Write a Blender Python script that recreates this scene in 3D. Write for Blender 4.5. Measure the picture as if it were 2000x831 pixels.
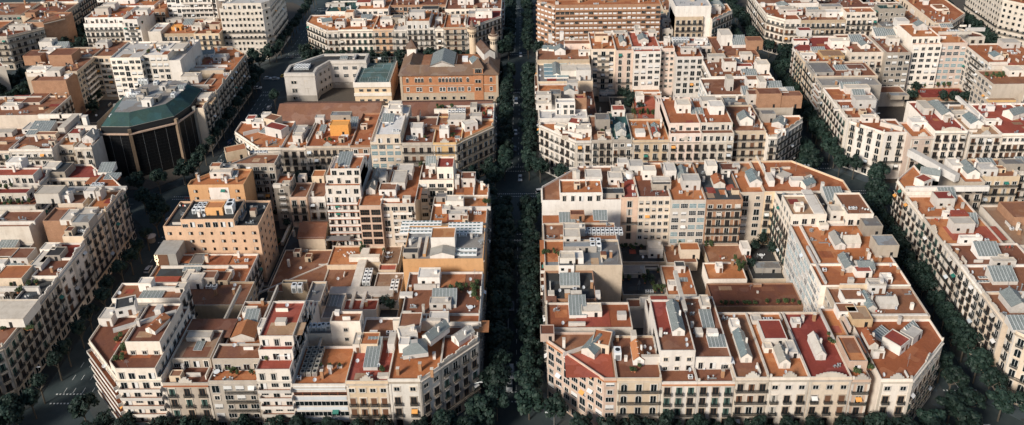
import bpy, bmesh, math, random
from mathutils import Vector, Matrix
for o in list(bpy.data.objects): bpy.data.objects.remove(o)
SC = bpy.context.scene
R = math.radians
# ---------------------------------------------------------------- camera
cam_d = bpy.data.cameras.new('camera'); cam = bpy.data.objects.new('camera', cam_d)
SC.collection.objects.link(cam); SC.camera = cam
CAMQ = (1634.64347, 140.93405, 0.41858, -0.02081, -0.02020, 190.70412, 5.29827, -163.56028)
cam_d.sensor_fit = 'HORIZONTAL'; cam_d.sensor_width = 36.0
cam_d.lens = 36.0 * CAMQ[0] / 2000.0
cam_d.shift_x = 0.0
cam_d.shift_y = -(415.5 - CAMQ[1]) / 2000.0
cam_d.clip_start = 1.0; cam_d.clip_end = 6000.0
def cam_axes(p, y, r):
    F = Vector((math.sin(y)*math.cos(p), math.cos(y)*math.cos(p), -math.sin(p)))
    rt = Vector((math.cos(y), -math.sin(y), 0)); up = rt.cross(F)
    return (math.cos(r)*rt + math.sin(r)*up), (-math.sin(r)*rt + math.cos(r)*up), F
cR, cU, cF = cam_axes(CAMQ[2], CAMQ[3], CAMQ[4])
M = Matrix((cR, cU, -cF)).transposed().to_4x4(); M.translation = Vector((CAMQ[6], CAMQ[7], CAMQ[5]))
cam.matrix_world = M
# ---------------------------------------------------------------- sky, sun, exposure
SUN_EL, SUN_AZ = R(31), R(222)          # azimuth measured clockwise from +Y; the sun stands low behind the camera on the left
w = bpy.data.worlds.new('World'); SC.world = w; w.use_nodes = True
nt = w.node_tree; bg = nt.nodes['Background']; sky = nt.nodes.new('ShaderNodeTexSky')
sky.sky_type = 'NISHITA'; sky.sun_disc = False; sky.sun_elevation = SUN_EL; sky.sun_rotation = SUN_AZ
nt.links.new(sky.outputs[0], bg.inputs[0]); bg.inputs[1].default_value = 0.10
sd = bpy.data.lights.new('sun', 'SUN'); sd.energy = 4.3; sd.angle = R(14); sd.color = (1.0, 0.93, 0.84)
sun = bpy.data.objects.new('sun', sd); SC.collection.objects.link(sun)
dv = Vector((math.sin(SUN_AZ)*math.cos(SUN_EL), math.cos(SUN_AZ)*math.cos(SUN_EL), math.sin(SUN_EL)))
sun.rotation_euler = dv.to_track_quat('Z', 'Y').to_euler(); sun.location = (0, 0, 300)
vs = SC.view_settings; vs.view_transform = 'Standard'; vs.look = 'None'; vs.gamma = 1.0; vs.use_curve_mapping = False
vs.exposure = 0.15
# ---------------------------------------------------------------- materials
def newmat(name):
    m = bpy.data.materials.new(name); m.use_nodes = True
    return m, m.node_tree, m.node_tree.nodes['Principled BSDF']
def N(nt, t, **kw):
    n = nt.nodes.new(t)
    for k, v in kw.items(): setattr(n, k, v)
    return n
def mixrgb(nt, fac, a, b, mode='MIX'):
    n = N(nt, 'ShaderNodeMix', data_type='RGBA', blend_type=mode)
    for s, v in ((0, fac), (6, a), (7, b)):
        if hasattr(v, 'links'): nt.links.new(v, n.inputs[s])
        else: n.inputs[s].default_value = v
    return n.outputs[2]
def noise(nt, co, scale, detail=3, rough=.6):
    n = N(nt, 'ShaderNodeTexNoise'); n.inputs['Scale'].default_value = scale; n.inputs['Detail'].default_value = detail
    n.inputs['Roughness'].default_value = rough; nt.links.new(co, n.inputs['Vector']); return n.outputs[0]
def ramp(nt, v, lo, hi, a=0., b=1.):
    n = N(nt, 'ShaderNodeMapRange'); nt.links.new(v, n.inputs[0])
    n.inputs[1].default_value = lo; n.inputs[2].default_value = hi; n.inputs[3].default_value = a; n.inputs[4].default_value = b
    return n.outputs[0]
def geo_pos(nt): return N(nt, 'ShaderNodeNewGeometry').outputs['Position']
def scaled(nt, co, s):
    n = N(nt, 'ShaderNodeVectorMath', operation='MULTIPLY'); nt.links.new(co, n.inputs[0]); n.inputs[1].default_value = s
    return n.outputs[0]
def c4(c): return (c[0], c[1], c[2], 1.0)
def plaster(name, col, dirt=.45, rough=.9):
    m, nt, p = newmat(name); co = geo_pos(nt)
    a = noise(nt, scaled(nt, co, (1, 1, .16)), .55, 5, .65)      # rain streaks run down the wall
    b = noise(nt, co, .11, 3); d = noise(nt, co, 3.0, 3)
    dk = tuple(x*y for x, y in zip(col, (.52, .47, .42)))
    c = mixrgb(nt, ramp(nt, a, .45, .78, 0, dirt), c4(col), c4(dk))
    c = mixrgb(nt, ramp(nt, b, .4, .7, 0, .35), c, c4((col[0]*.72, col[1]*.68, col[2]*.62)))
    e = noise(nt, co, .5, 6, .75)
    c = mixrgb(nt, ramp(nt, e, .52, .72, 0, dirt*1.2), c, c4((col[0]*.55, col[1]*.52, col[2]*.50)))
    c = mixrgb(nt, ramp(nt, d, .3, .7, 0, .22), c, c4(tuple(min(1, x*1.18) for x in col)))
    oi = N(nt, 'ShaderNodeObjectInfo'); hs = N(nt, 'ShaderNodeHueSaturation'); nt.links.new(c, hs.inputs['Color'])
    nt.links.new(ramp(nt, oi.outputs['Random'], 0, 1, .70, 1.12), hs.inputs['Value'])
    wn = N(nt, 'ShaderNodeTexWhiteNoise', noise_dimensions='1D'); nt.links.new(oi.outputs['Random'], wn.inputs['W'])
    nt.links.new(ramp(nt, wn.outputs[0], 0, 1, .8, 1.3), hs.inputs['Saturation'])
    nt.links.new(hs.outputs[0], p.inputs['Base Color']); p.inputs['Roughness'].default_value = rough
    p.inputs['Specular IOR Level'].default_value = .2
    return m
def tiled(name, col, var=.5, sc=1.0):
    """flat roof terrace of thin terracotta tiles, weathered in patches"""
    m, nt, p = newmat(name); co = geo_pos(nt)
    br = N(nt, 'ShaderNodeTexBrick'); nt.links.new(co, br.inputs['Vector']); br.inputs['Scale'].default_value = 1.6*sc
    br.inputs['Color1'].default_value = c4(col); br.inputs['Color2'].default_value = c4(tuple(x*.78 for x in col))
    br.inputs['Mortar'].default_value = c4(tuple(x*.6+.03 for x in col)); br.inputs['Mortar Size'].default_value = .02
    oi = N(nt, 'ShaderNodeObjectInfo')
    big = noise(nt, co, .16, 5, .65); sm = noise(nt, co, 1.1, 4, .7); fine = noise(nt, co, 7, 2, .8)
    c = mixrgb(nt, ramp(nt, big, .42, .68, 0, var), br.outputs[0], c4((col[0]*.50, col[1]*.55, col[2]*.8+.01)))
    c = mixrgb(nt, ramp(nt, sm, .5, .75, 0, .42), c, c4((col[0]*1.12, col[1]*1.35, col[2]*1.6)))
    c = mixrgb(nt, ramp(nt, fine, .3, .7, 0, .38), c, c4(tuple(x*.45 for x in col)))
    vo = N(nt, 'ShaderNodeTexVoronoi', distance='MANHATTAN'); nt.links.new(co, vo.inputs['Vector']); vo.inputs['Scale'].default_value = .22
    vx = N(nt, 'ShaderNodeSeparateXYZ'); nt.links.new(vo.outputs['Color'], vx.inputs[0])
    c = mixrgb(nt, ramp(nt, vx.outputs[0], .45, .95, 0, .45), c, c4(tuple(x*.62 for x in col)))
    c = mixrgb(nt, ramp(nt, vx.outputs[1], .72, .74, 0, .30), c, c4((col[0]*1.1, col[1]*1.5, col[2]*1.9)))
    st_ = noise(nt, scaled(nt, co, (1, .35, 1)), .7, 6, .8)
    c = mixrgb(nt, ramp(nt, st_, .55, .68, 0, .5), c, c4((col[0]*.38, col[1]*.42, col[2]*.5)))
    hs = N(nt, 'ShaderNodeHueSaturation'); nt.links.new(c, hs.inputs['Color'])
    nt.links.new(ramp(nt, oi.outputs['Random'], 0, 1, .75, 1.3), hs.inputs['Value'])
    nt.links.new(ramp(nt, oi.outputs['Random'], 0, 1, .493, .506), hs.inputs['Hue'])
    nt.links.new(hs.outputs[0], p.inputs['Base Color']); p.inputs['Roughness'].default_value = .92
    p.inputs['Specular IOR Level'].default_value = .15
    return m
def plain(name, col, rough=.7, metal=0., var=.3):
    m, nt, p = newmat(name); co = geo_pos(nt)
    n = noise(nt, co, 1.3, 4, .7)
    c = mixrgb(nt, ramp(nt, n, .4, .7, 0, var), c4(col), c4(tuple(x*.55 for x in col)))
    nt.links.new(c, p.inputs['Base Color']); p.inputs['Roughness'].default_value = rough; p.inputs['Metallic'].default_value = metal
    return m
def brickmat(name, col):
    m, nt, p = newmat(name); co = geo_pos(nt)
    mp = N(nt, 'ShaderNodeVectorMath', operation='DOT_PRODUCT'); nt.links.new(co, mp.inputs[0]); mp.inputs[1].default_value = (1, 1, 0)
    sx = N(nt, 'ShaderNodeSeparateXYZ'); nt.links.new(co, sx.inputs[0])
    cb = N(nt, 'ShaderNodeCombineXYZ'); nt.links.new(mp.outputs['Value'], cb.inputs[0]); nt.links.new(sx.outputs[2], cb.inputs[1])
    br = N(nt, 'ShaderNodeTexBrick'); nt.links.new(cb.outputs[0], br.inputs['Vector']); br.inputs['Scale'].default_value = 1.5
    br.inputs['Color1'].default_value = c4(col); br.inputs['Color2'].default_value = c4(tuple(x*.72 for x in col))
    br.inputs['Mortar'].default_value = c4(tuple(x*.7+.06 for x in col)); br.inputs['Mortar Size'].default_value = .025
    n = noise(nt, co, .35, 5, .7)
    c = mixrgb(nt, ramp(nt, n, .4, .7, 0, .6), br.outputs[0], c4(tuple(x*.5 for x in col)))
    nt.links.new(c, p.inputs['Base Color']); p.inputs['Roughness'].default_value = .9
    return m
def glass(name, col, rough=.15, stripes=0):
    m, nt, p = newmat(name); co = geo_pos(nt)
    n = noise(nt, co, .9, 3)
    c = mixrgb(nt, ramp(nt, n, .35, .7, 0, .7), c4(col), c4(tuple(x*.5 for x in col)))
    if stripes:
        wv = N(nt, 'ShaderNodeTexWave', wave_type='BANDS', bands_direction='X'); wv.inputs['Scale'].default_value = stripes
        nt.links.new(N(nt, 'ShaderNodeTexCoord').outputs['Object'], wv.inputs['Vector'])
        c = mixrgb(nt, ramp(nt, wv.outputs[1], .8, .95, 0, .8), c, c4((.46, .47, .45)))
    nt.links.new(c, p.inputs['Base Color']); p.inputs['Roughness'].default_value = rough
    p.inputs['Specular IOR Level'].default_value = .6
    return m
WALL = {
 'w': plaster('white_plaster', (.80, .73, .645)), 'c': plaster('cream_plaster', (.68, .56, .43)), 'p': plaster('pinkish_plaster', (.70, .54, .44)),
 'o': plaster('orange_plaster', (.68, .42, .24)), 'y': plaster('sand_plaster', (.62, .44, .26)), 'g': plaster('grey_plaster', (.44, .39, .33)),
 'b': brickmat('ochre_brick', (.44, .23, .125)), 'm': plaster('blue_grey_plaster', (.66, .62, .56)),
 't': plain('dark_glazing', (.007, .007, .008), .3, 0, .5)}
WALLN = {'w': 'white', 'c': 'cream', 'p': 'pinkish', 'o': 'orange', 'y': 'sand', 'g': 'grey', 'b': 'brick', 'm': 'pale', 't': 'dark'}
ROOF = {
 't': tiled('terracotta_tiles', (.43, .148, .058)), 'r': tiled('red_tiles', (.34, .075, .045)), 'n': tiled('brown_tiles', (.27, .112, .058), .6),
 'd': tiled('dark_roofing', (.062, .060, .055), .4), 'g': tiled('grey_roofing', (.27, .245, .215), .4), 'k': tiled('green_roofing', (.045, .10, .085), .4),
 'w': plaster('white_roofing', (.62, .59, .55), .4), 'y': tiled('tan_roofing', (.42, .25, .14), .4), 'o': tiled('orange_tiles', (.46, .19, .075))}
ROOFN = {'t': 'terracotta', 'r': 'red', 'n': 'brown', 'd': 'dark', 'g': 'grey', 'k': 'green', 'w': 'white', 'y': 'tan', 'o': 'orange'}
MAT = {
 'cap': plaster('pale_coping', (.64, .58, .50), .5), 'hut': plaster('white_hut_paint', (.76, .71, .645), .4),
 'skyg': glass('skylight_glass', (.145, .17, .16), .6, 2.6), 'skyd': glass('dark_skylight_glass', (.12, .17, .17), .25, 2.0),
 'win': glass('window_glass', (.010, .016, .018), .2), 'wing': glass('gallery_glass', (.22, .32, .33), .2, 0),
 'frame': plain('white_frame', (.70, .68, .64)), 'frameb': plain('brown_shutter', (.16, .075, .04)), 'frameg': plain('green_shutter', (.06, .11, .09)),
 'framew': plain('pale_shutter', (.52, .48, .42)), 'blind': plain('pale_blind', (.72, .70, .66)), 'iron': plain('iron_railing', (.02, .025, .025), .5),
 'dark': plain('dark_opening', (.012, .014, .015), .6), 'stone': plaster('stone_slab', (.55, .48, .40), .6), 'red': plain('red_paint', (.42, .07, .04)),
 'orange': plain('orange_trim', (.50, .22, .10)), 'ocher': plain('ochre_fabric', (.72, .33, .08)), 'metal': plain('grey_metal', (.42, .44, .44), .4, .6),
 'aluw': plain('white_metal', (.74, .75, .74), .5), 'green': plain('green_awning', (.02, .16, .12)), 'ocherb': brickmat('chimney_brick', (.48, .25, .12)),
 'concrete': plaster('concrete', (.36, .34, .30), .5), 'terrf': plain('balcony_floor_tile', (.36, .12, .05)), 'ltblue': plaster('bluish_band_panel', (.62, .66, .68), .2),
 'wood': plain('table_wood', (.35, .25, .17)), 'clay': plain('clay_pot', (.40, .16, .08)),
}
def leafmat(name, a, b):
    m, nt, p = newmat(name)
    oi = N(nt, 'ShaderNodeObjectInfo'); g = N(nt, 'ShaderNodeNewGeometry')
    n = noise(nt, g.outputs['Position'], .8, 2)
    wn = N(nt, 'ShaderNodeTexWhiteNoise', noise_dimensions='1D'); nt.links.new(g.outputs['Random Per Island'], wn.inputs['W'])
    f = N(nt, 'ShaderNodeMath', operation='MULTIPLY'); nt.links.new(n, f.inputs[0]); nt.links.new(ramp(nt, wn.outputs[0], 0, 1, .3, 1.7), f.inputs[1])
    c = mixrgb(nt, f.outputs[0], c4(a), c4(b))
    hs = N(nt, 'ShaderNodeHueSaturation'); nt.links.new(c, hs.inputs['Color']); nt.links.new(ramp(nt, oi.outputs['Random'], 0, 1, .7, 1.25), hs.inputs['Value'])
    nt.links.new(hs.outputs[0], p.inputs['Base Color']); p.inputs['Roughness'].default_value = .6
    p.inputs['Specular IOR Level'].default_value = .25
    return m
MAT['leaf'] = leafmat('plane_tree_leaves', (.006, .018, .015), (.024, .044, .030))
MAT['leaf2'] = leafmat('terrace_plant_leaves', (.03, .05, .02), (.08, .11, .04))
MAT['bark'] = plain('bark', (.10, .085, .065), .9)
# ---------------------------------------------------------------- mesh builder
class MB:
    def __init__(s): s.v = []; s.f = []; s.m = []; s.mats = []
    def mi(s, mat):
        if mat not in s.mats: s.mats.append(mat)
        return s.mats.index(mat)
    def face(s, pts, mat):
        i = len(s.v); s.v += [tuple(p) for p in pts]; s.f.append(tuple(range(i, i+len(pts)))); s.m.append(s.mi(mat))
    def box(s, cx, cy, z, w, d, h, mat, rot=0., top=None, bottom=True):
        c, n = math.cos(rot), math.sin(rot)
        P = [(cx+c*a-n*b, cy+n*a+c*b) for a, b in ((-w/2, -d/2), (w/2, -d/2), (w/2, d/2), (-w/2, d/2))]
        s.prism(P, z, z+h, mat, top, bottom)
    def prism(s, P, z0, z1, mat, top=None, bottom=False):
        i = len(s.v); k = len(P)
        s.v += [(x, y, z0) for x, y in P] + [(x, y, z1) for x, y in P]
        a = s.mi(mat); t = s.mi(top or mat)
        for j in range(k):
            s.f.append((i+j, i+(j+1) % k, i+k+(j+1) % k, i+k+j)); s.m.append(a)
        s.f.append(tuple(i+k+j for j in range(k))); s.m.append(t)
        if bottom: s.f.append(tuple(i+k-1-j for j in range(k))); s.m.append(a)
    def ring(s, P, Q, z0, z1, mat, top):
        """parapet: outer polygon P, inner polygon Q, inner face from z0 to z1 and flat top at z1"""
        i = len(s.v); k = len(P); s.v += [(x, y, z1) for x, y in P] + [(x, y, z1) for x, y in Q] + [(x, y, z0) for x, y in Q]
        a = s.mi(mat); t = s.mi(top)
        for j in range(k):
            n = (j+1) % k
            s.f.append((i+j, i+n, i+k+n, i+k+j)); s.m.append(t)
            s.f.append((i+k+j, i+k+n, i+2*k+n, i+2*k+j)); s.m.append(a)
    def walls(s, P, z0, z1, mat):
        i = len(s.v); k = len(P); s.v += [(x, y, z0) for x, y in P] + [(x, y, z1) for x, y in P]; a = s.mi(mat)
        for j in range(k): s.f.append((i+j, i+(j+1) % k, i+k+(j+1) % k, i+k+j)); s.m.append(a)
    def gable(s, cx, cy, z, w, d, h, rh, wall, roofm, rot=0., axis='y', over=.15):
        """box with a pitched top, ridge along y (or x)"""
        if axis == 'x': rot += math.pi/2; w, d = d, w
        c, n = math.cos(rot), math.sin(rot)
        T = lambda a, b, q: (cx+c*a-n*b, cy+n*a+c*b, q)
        hw, hd = w/2, d/2
        s.face([T(-hw, -hd, z), T(hw, -hd, z), T(hw, -hd, z+h), T(0, -hd, z+h+rh), T(-hw, -hd, z+h)], wall)
        s.face([T(hw, hd, z), T(-hw, hd, z), T(-hw, hd, z+h), T(0, hd, z+h+rh), T(hw, hd, z+h)], wall)
        s.face([T(hw, -hd, z), T(hw, hd, z), T(hw, hd, z+h), T(hw, -hd, z+h)], wall)
        s.face([T(-hw, hd, z), T(-hw, -hd, z), T(-hw, -hd, z+h), T(-hw, hd, z+h)], wall)
        o = over; e = -o*rh/hw
        for sg in (1, -1):
            q = [T(sg*(hw+o), -hd-o, z+h+e+.03), T(sg*(hw+o), hd+o, z+h+e+.03), T(0, hd+o, z+h+rh+.05), T(0, -hd-o, z+h+rh+.05)]
            s.face(q if sg > 0 else q[::-1], roofm)
            q2 = [(x, y, zz-.12) for x, y, zz in q]
            s.face(q2[::-1] if sg > 0 else q2, roofm)
            s.face([q[0], q2[0], q2[1], q[1]], roofm)
    def cyl(s, cx, cy, z, r, h, mat, n=10, r2=None, cap=True):
        r2 = r if r2 is None else r2
        P = [(cx+r*math.cos(2*math.pi*j/n), cy+r*math.sin(2*math.pi*j/n), z) for j in range(n)]
        Q = [(cx+r2*math.cos(2*math.pi*j/n), cy+r2*math.sin(2*math.pi*j/n), z+h) for j in range(n)]
        for j in range(n): s.face([P[j], P[(j+1) % n], Q[(j+1) % n], Q[j]], mat)
        if cap and r2 > .01: s.face(Q, mat)
    def tube(s, a, b, r, mat, n=6):
        a, b = Vector(a), Vector(b); d = (b-a).normalized(); u = d.orthogonal().normalized(); v = d.cross(u)
        A = [a+r*(math.cos(2*math.pi*j/n)*u+math.sin(2*math.pi*j/n)*v) for j in range(n)]
        B = [b+r*.75*(math.cos(2*math.pi*j/n)*u+math.sin(2*math.pi*j/n)*v) for j in range(n)]
        for j in range(n): s.face([A[j], A[(j+1) % n], B[(j+1) % n], B[j]], mat)
        s.face(B, mat)
    def mesh(s, name):
        me = bpy.data.meshes.new(name); me.from_pydata(s.v, [], s.f)
        for m in s.mats: me.materials.append(m)
        me.polygons.foreach_set('material_index', s.m); me.update(); return me
    def build(s, name, parent=None, loc=(0, 0, 0)):
        if not s.f: return None
        return link(name, s.mesh(name), parent, loc)
COL = SC.collection
def link(name, me, parent=None, loc=(0, 0, 0), rz=0.):
    o = bpy.data.objects.new(name, me); COL.objects.link(o); o.location = loc
    if rz: o.rotation_euler = (0, 0, rz)
    if parent: o.parent = parent
    return o
def tag(o, label, cat, group=None):
    o['label'] = label; o['category'] = cat
    if group: o['group'] = group
    return o
def thing(name, label, cat, loc, rz=0., group=None):
    o = bpy.data.objects.new(name, None); COL.objects.link(o); o.location = loc; o.rotation_euler = (0, 0, rz); o.empty_display_size = .5
    return tag(o, label, cat, group)
ORD = 'first second third fourth fifth sixth seventh eighth ninth tenth eleventh twelfth thirteenth fourteenth fifteenth sixteenth seventeenth eighteenth nineteenth twentieth'.split()
def ordw(i): return ORD[i] if i < 20 else 'twenty-' + ORD[i-20] if i < 29 else 'far'
BL = {'A':(-123,-10,10,123),'B':(10,123,10,123),'C':(143,256,10,123),'D':(-262,-149,10,123),
'E':(-123,-10,143,256),'F':(10,123,143,256),'G':(143,256,143,256),'H':(-256,-143,143,256),
'I':(-123,-10,276,389),'J':(10,123,276,389),'K':(143,256,276,389),'L':(-256,-143,276,389),
'M':(-389,-276,276,389),'N':(276,389,276,389),'O':(-389,-276,143,256),'P':(276,389,143,256)}
BN = {'A': 'front left block', 'B': 'front right block', 'C': 'right edge block', 'D': 'left edge block', 'E': 'seminary block',
 'F': 'middle right block', 'G': 'outer right block', 'H': 'glass tower block', 'I': 'rear left block', 'J': 'brick slab block',
 'K': 'rear right block', 'L': 'stepped tower block', 'M': 'upper left corner', 'N': 'upper right corner', 'O': 'outer left corner', 'P': 'outer right corner'}
CH = 15.0
def octo(b, off=0.):
    x0, x1, y0, y1 = b; x0 -= off; x1 += off; y0 -= off; y1 += off; c = CH+off*.586
    return [(x0+c, y0), (x1-c, y0), (x1, y0+c), (x1, y1-c), (x1-c, y1), (x0+c, y1), (x0, y1-c), (x0, y0+c)]
def clip_ch(P, b):
    x0, x1, y0, y1 = b
    for f in (lambda x, y: (x-x0)+(y-y0)-CH, lambda x, y: (x1-x)+(y-y0)-CH, lambda x, y: (x1-x)+(y1-y)-CH, lambda x, y: (x-x0)+(y1-y)-CH):
        Q = []
        for i in range(len(P)):
            a, c = P[i], P[(i+1) % len(P)]; fa, fc = f(*a), f(*c)
            if fa >= 0: Q.append(a)
            if (fa >= 0) != (fc >= 0):
                t = fa/(fa-fc); Q.append((a[0]+t*(c[0]-a[0]), a[1]+t*(c[1]-a[1])))
        P = Q
        if not P: return P
    out = []
    for p in P:
        if not out or math.dist(p, out[-1]) > .05: out.append(p)
    if len(out) > 1 and math.dist(out[0], out[-1]) < .05: out.pop()
    return out
def inset(P, d):
    n = len(P); L = []
    for i in range(n):
        a, b = P[i], P[(i+1) % n]; ex, ey = b[0]-a[0], b[1]-a[1]; l = math.hypot(ex, ey) or 1
        nx, ny = -ey/l, ex/l; L.append((a[0]+nx*d, a[1]+ny*d, ex/l, ey/l))
    out = []
    for i in range(n):
        a, b = L[i-1], L[i]; den = a[2]*b[3]-a[3]*b[2]
        if abs(den) < 1e-6: out.append((b[0], b[1])); continue
        t = ((b[0]-a[0])*b[3]-(b[1]-a[1])*b[2])/den; out.append((a[0]+a[2]*t, a[1]+a[3]*t))
    return out
# ================================================================= the ground, roads and pavements
def struct(name, mb, loc=(0, 0, 0)):
    o = mb.build(name, None, loc); o['kind'] = 'structure'; return o
asph, ant, ap = newmat('asphalt')
co_ = geo_pos(ant); a1 = noise(ant, co_, .25, 5, .7); a2 = noise(ant, co_, 5, 3, .7)
cc_ = mixrgb(ant, ramp(ant, a1, .35, .7), c4((.026, .042, .045)), c4((.048, .064, .066)))
ant.links.new(mixrgb(ant, ramp(ant, a2, .3, .7, 0, .4), cc_, c4((.017, .028, .029))), ap.inputs['Base Color']); ap.inputs['Roughness'].default_value = .85
pav = tiled('pavement_slabs', (.06, .068, .064), .5, 2.2)
earth = plain('courtyard_ground', (.075, .062, .048), .95, 0, .6)
paint = plain('road_paint', (.62, .64, .62), .7, 0, .35); bikered = plain('cycle_lane_red', (.20, .06, .045), .9)
g = MB(); g.face([(-2500, -1200, 0), (2500, -1200, 0), (2500, 4000, 0), (-2500, 4000, 0)], asph); struct('ground', g)
for k, b in BL.items():
    p_ = MB(); p_.prism(octo(b, 5.0), -.02, .13, pav); struct('pavement', p_)
    y_ = MB(); y_.prism(octo(b, -1.0), .05, .30, earth); struct('courtyard_ground', y_)
# painted lines: dashes along the streets, crossings and the cycle lane over the junctions
def dash(name, x0, y0, x1, y1, wd=.14, on=2.2, off=3.2, mat=None, z=.008):
    mb = MB(); L = math.hypot(x1-x0, y1-y0); ux, uy = (x1-x0)/L, (y1-y0)/L; t = 0
    while t < L:
        e = min(t+on, L); cx, cy = x0+ux*(t+e)/2, y0+uy*(t+e)/2; a, bb = (e-t)/2, wd/2
        mb.face([(cx-ux*a+uy*bb, cy-uy*a-ux*bb, z), (cx+ux*a+uy*bb, cy+uy*a-ux*bb, z), (cx+ux*a-uy*bb, cy+uy*a+ux*bb, z), (cx-ux*a-uy*bb, cy-uy*a+ux*bb, z)], mat or paint)
        t += on+off
    struct('road_marking', mb)
for x in (-134.6, -131.7, -128.8, -126.0, -137.4):
    for j in range(4): dash('lane', x, 133*j-105+133*0+0 if j == 0 else 133*j-105, x, 133*j-27.5)
    dash('lane', x, 430, x, 500)
for j in range(4):
    Y0, Y1 = 133*(j-1)+28.5, 133*j-28.5
    dash('lane', -2.3, Y0, -2.3, Y1, .16, 60 if j % 2 else 3, 2); dash('lane', .6, Y0, .6, Y1, .14, 2, 3)
    dash('lane', 133, Y0, 133, Y1, .14, 2, 3); dash('stop', -2, Y1+.4, 3, Y1+.4, .35, 9, 1)
    for cx, a, bb in ((0, -5, 4.6), (-132, -7.5, 8.5), (133, -5, 5)):
        for s in (1, -1):
            for q in (23.9, 27.6):
                dash('crossing', cx+a, 133*j+s*q, cx+bb, 133*j+s*q, .5, .5, .55)
    for cx in (0, -132, 133):
        yb = 133*j+4.3
        if j == 1:
            dash('cycle', cx-14, yb-.9, cx+14, yb-.9, .3, .5, .4); dash('cycle', cx-14, yb+1.1, cx+14, yb+1.1, .3, .5, .4)
            m_ = MB(); m_.face([(cx-9, yb-.7, .004), (cx+9, yb-.7, .004), (cx+9, yb+.9, .004), (cx-9, yb+.9, .004)], bikered if cx < -50 else asph)
            if cx < -50: struct('cycle_lane', m_)
for j in range(3):
    for i in (-2, -1, 0, 1): dash('lane', 133*i+28, 133*j, 133*(i+1)-28, 133*j, .14, 2.4, 3)
dash('edge', 128.6, 14, 134.4, 2, .2, 30, 1)
# ================================================================= windows and balconies (one mesh each, shared by every copy)
_wc = {}
def win_mesh(kind):
    if kind in _wc: return _wc[kind]
    m = MB(); W, F = MAT['win'], MAT['frame']
    def opening(w, h, frame=F, gl=W, nx=2, ny=1, sur=None, depth=.05):
        m.box(0, .02, 0, w, .06, h, gl)
        t = .05
        for i in range(nx+1): m.box(-w/2+w*i/nx, .05, 0, t, .08, h, frame)
        for j in range(ny+1): m.box(0, .052, h*j/ny-(t if j == ny else 0), w, .075, t, frame)
        if sur:
            m.box(0, .06, h, w+.5, .22, .22, sur); m.box(-w/2-.13, .04, 0, .2, .12, h, sur); m.box(w/2+.13, .04, 0, .2, .12, h, sur)
    if kind == 'french': opening(1.2, 2.35, sur=MAT['cap'])
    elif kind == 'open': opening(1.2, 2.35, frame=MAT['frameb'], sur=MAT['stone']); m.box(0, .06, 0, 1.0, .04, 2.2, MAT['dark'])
    elif kind in ('shb', 'shg', 'shw'):
        mt = {'shb': MAT['frameb'], 'shg': MAT['frameg'], 'shw': MAT['framew']}[kind]
        opening(1.15, 2.3, frame=mt, sur=MAT['cap'])
        m.box(-.42, .14, .02, .36, .06, 2.25, mt); m.box(.42, .14, .02, .36, .06, 2.25, mt)
    elif kind == 'shc': opening(1.15, 2.3, frame=MAT['frameb'], sur=MAT['stone']); m.box(0, .1, .02, 1.1, .06, 2.25, MAT['frameb'])
    elif kind == 'small': opening(1.15, 1.25, sur=MAT['cap'], nx=2); m.box(0, .1, -.14, 1.4, .22, .12, MAT['stone'])
    elif kind == 'smallb': opening(1.1, 1.25, frame=MAT['frameb'], nx=2); m.box(0, .1, .5, 1.1, .05, .75, MAT['framew'])
    elif kind == 'wide': opening(1.9, 1.45, nx=3)
    elif kind == 'wideb': opening(1.9, 1.45, nx=2); m.box(0, .1, .45, 1.85, .05, 1.0, MAT['blind'])
    elif kind == 'door': opening(1.7, 2.2, nx=2)
    elif kind == 'doorb': opening(1.7, 2.2, nx=2); m.box(-.4, .1, .2, .9, .05, 1.95, MAT['blind'])
    elif kind == 'strip': opening(2.05, 1.35, nx=2)
    elif kind == 'stripr': opening(2.05, .95, frame=MAT['terrf'], nx=1, ny=2)
    elif kind == 'gal': opening(2.5, 1.9, frame=MAT['aluw'], gl=MAT['wing'], nx=5, ny=2)
    elif kind == 'galt': opening(2.5, 1.9, frame=MAT['aluw'], gl=W, nx=4, ny=2)
    elif kind == 'galb': opening(3.3, 2.3, frame=MAT['frameb'], nx=4, ny=2)
    elif kind == 'hotel': opening(1.5, 1.25, frame=MAT['frameb'], nx=2); m.box(.35, .08, .05, .6, .04, 1.1, MAT['framew'])
    elif kind == 'hotels': opening(.75, 1.2, frame=MAT['frameb'], nx=1)
    elif kind == 'slabw': opening(2.0, 1.5, nx=2); m.box(0, .1, .1, 1.9, .1, 1.3, MAT['aluw'])
    elif kind == 'slabd': opening(2.2, 2.1, nx=3)
    elif kind == 'stonew': opening(1.2, 2.1, frame=MAT['frame'], nx=2, ny=2, sur=MAT['hut']); m.box(0, .08, -.2, 1.7, .2, .2, MAT['hut'])
    elif kind == 'arch':
        P = [(-.6, 0), (.6, 0), (.6, 1.7)]+[(.6*math.cos(a*math.pi/8), 1.7+.6*math.sin(a*math.pi/8)) for a in range(1, 8)]+[(-.6, 1.7)]
        def arc(sc, y, mt, dz=0): m.face([(x*sc, y, z*sc+dz) for x, z in P][::-1], mt)
        arc(1.25, .05, MAT['cap']); arc(1.0, .075, W); m.box(0, .09, 0, .07, .04, 2.2, F)
    elif kind == 'mull': opening(1.25, 1.7, frame=MAT['cap'], nx=1, sur=MAT['cap'])
    _wc[kind] = m.mesh('window'); return _wc[kind]
_aw = {}
def awn_mesh(c):
    if c not in _aw:
        m = MB(); mt = MAT[c]; m.face([(-.85, .08, .35), (.85, .08, .35), (.85, .95, -.25), (-.85, .95, -.25)][::-1], mt); m.face([(-.85, .95, -.25), (.85, .95, -.25), (.85, .95, -.5), (-.85, .95, -.5)], mt)
        _aw[c] = m.mesh('awning')
    return _aw[c]
_bc = {}
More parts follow.
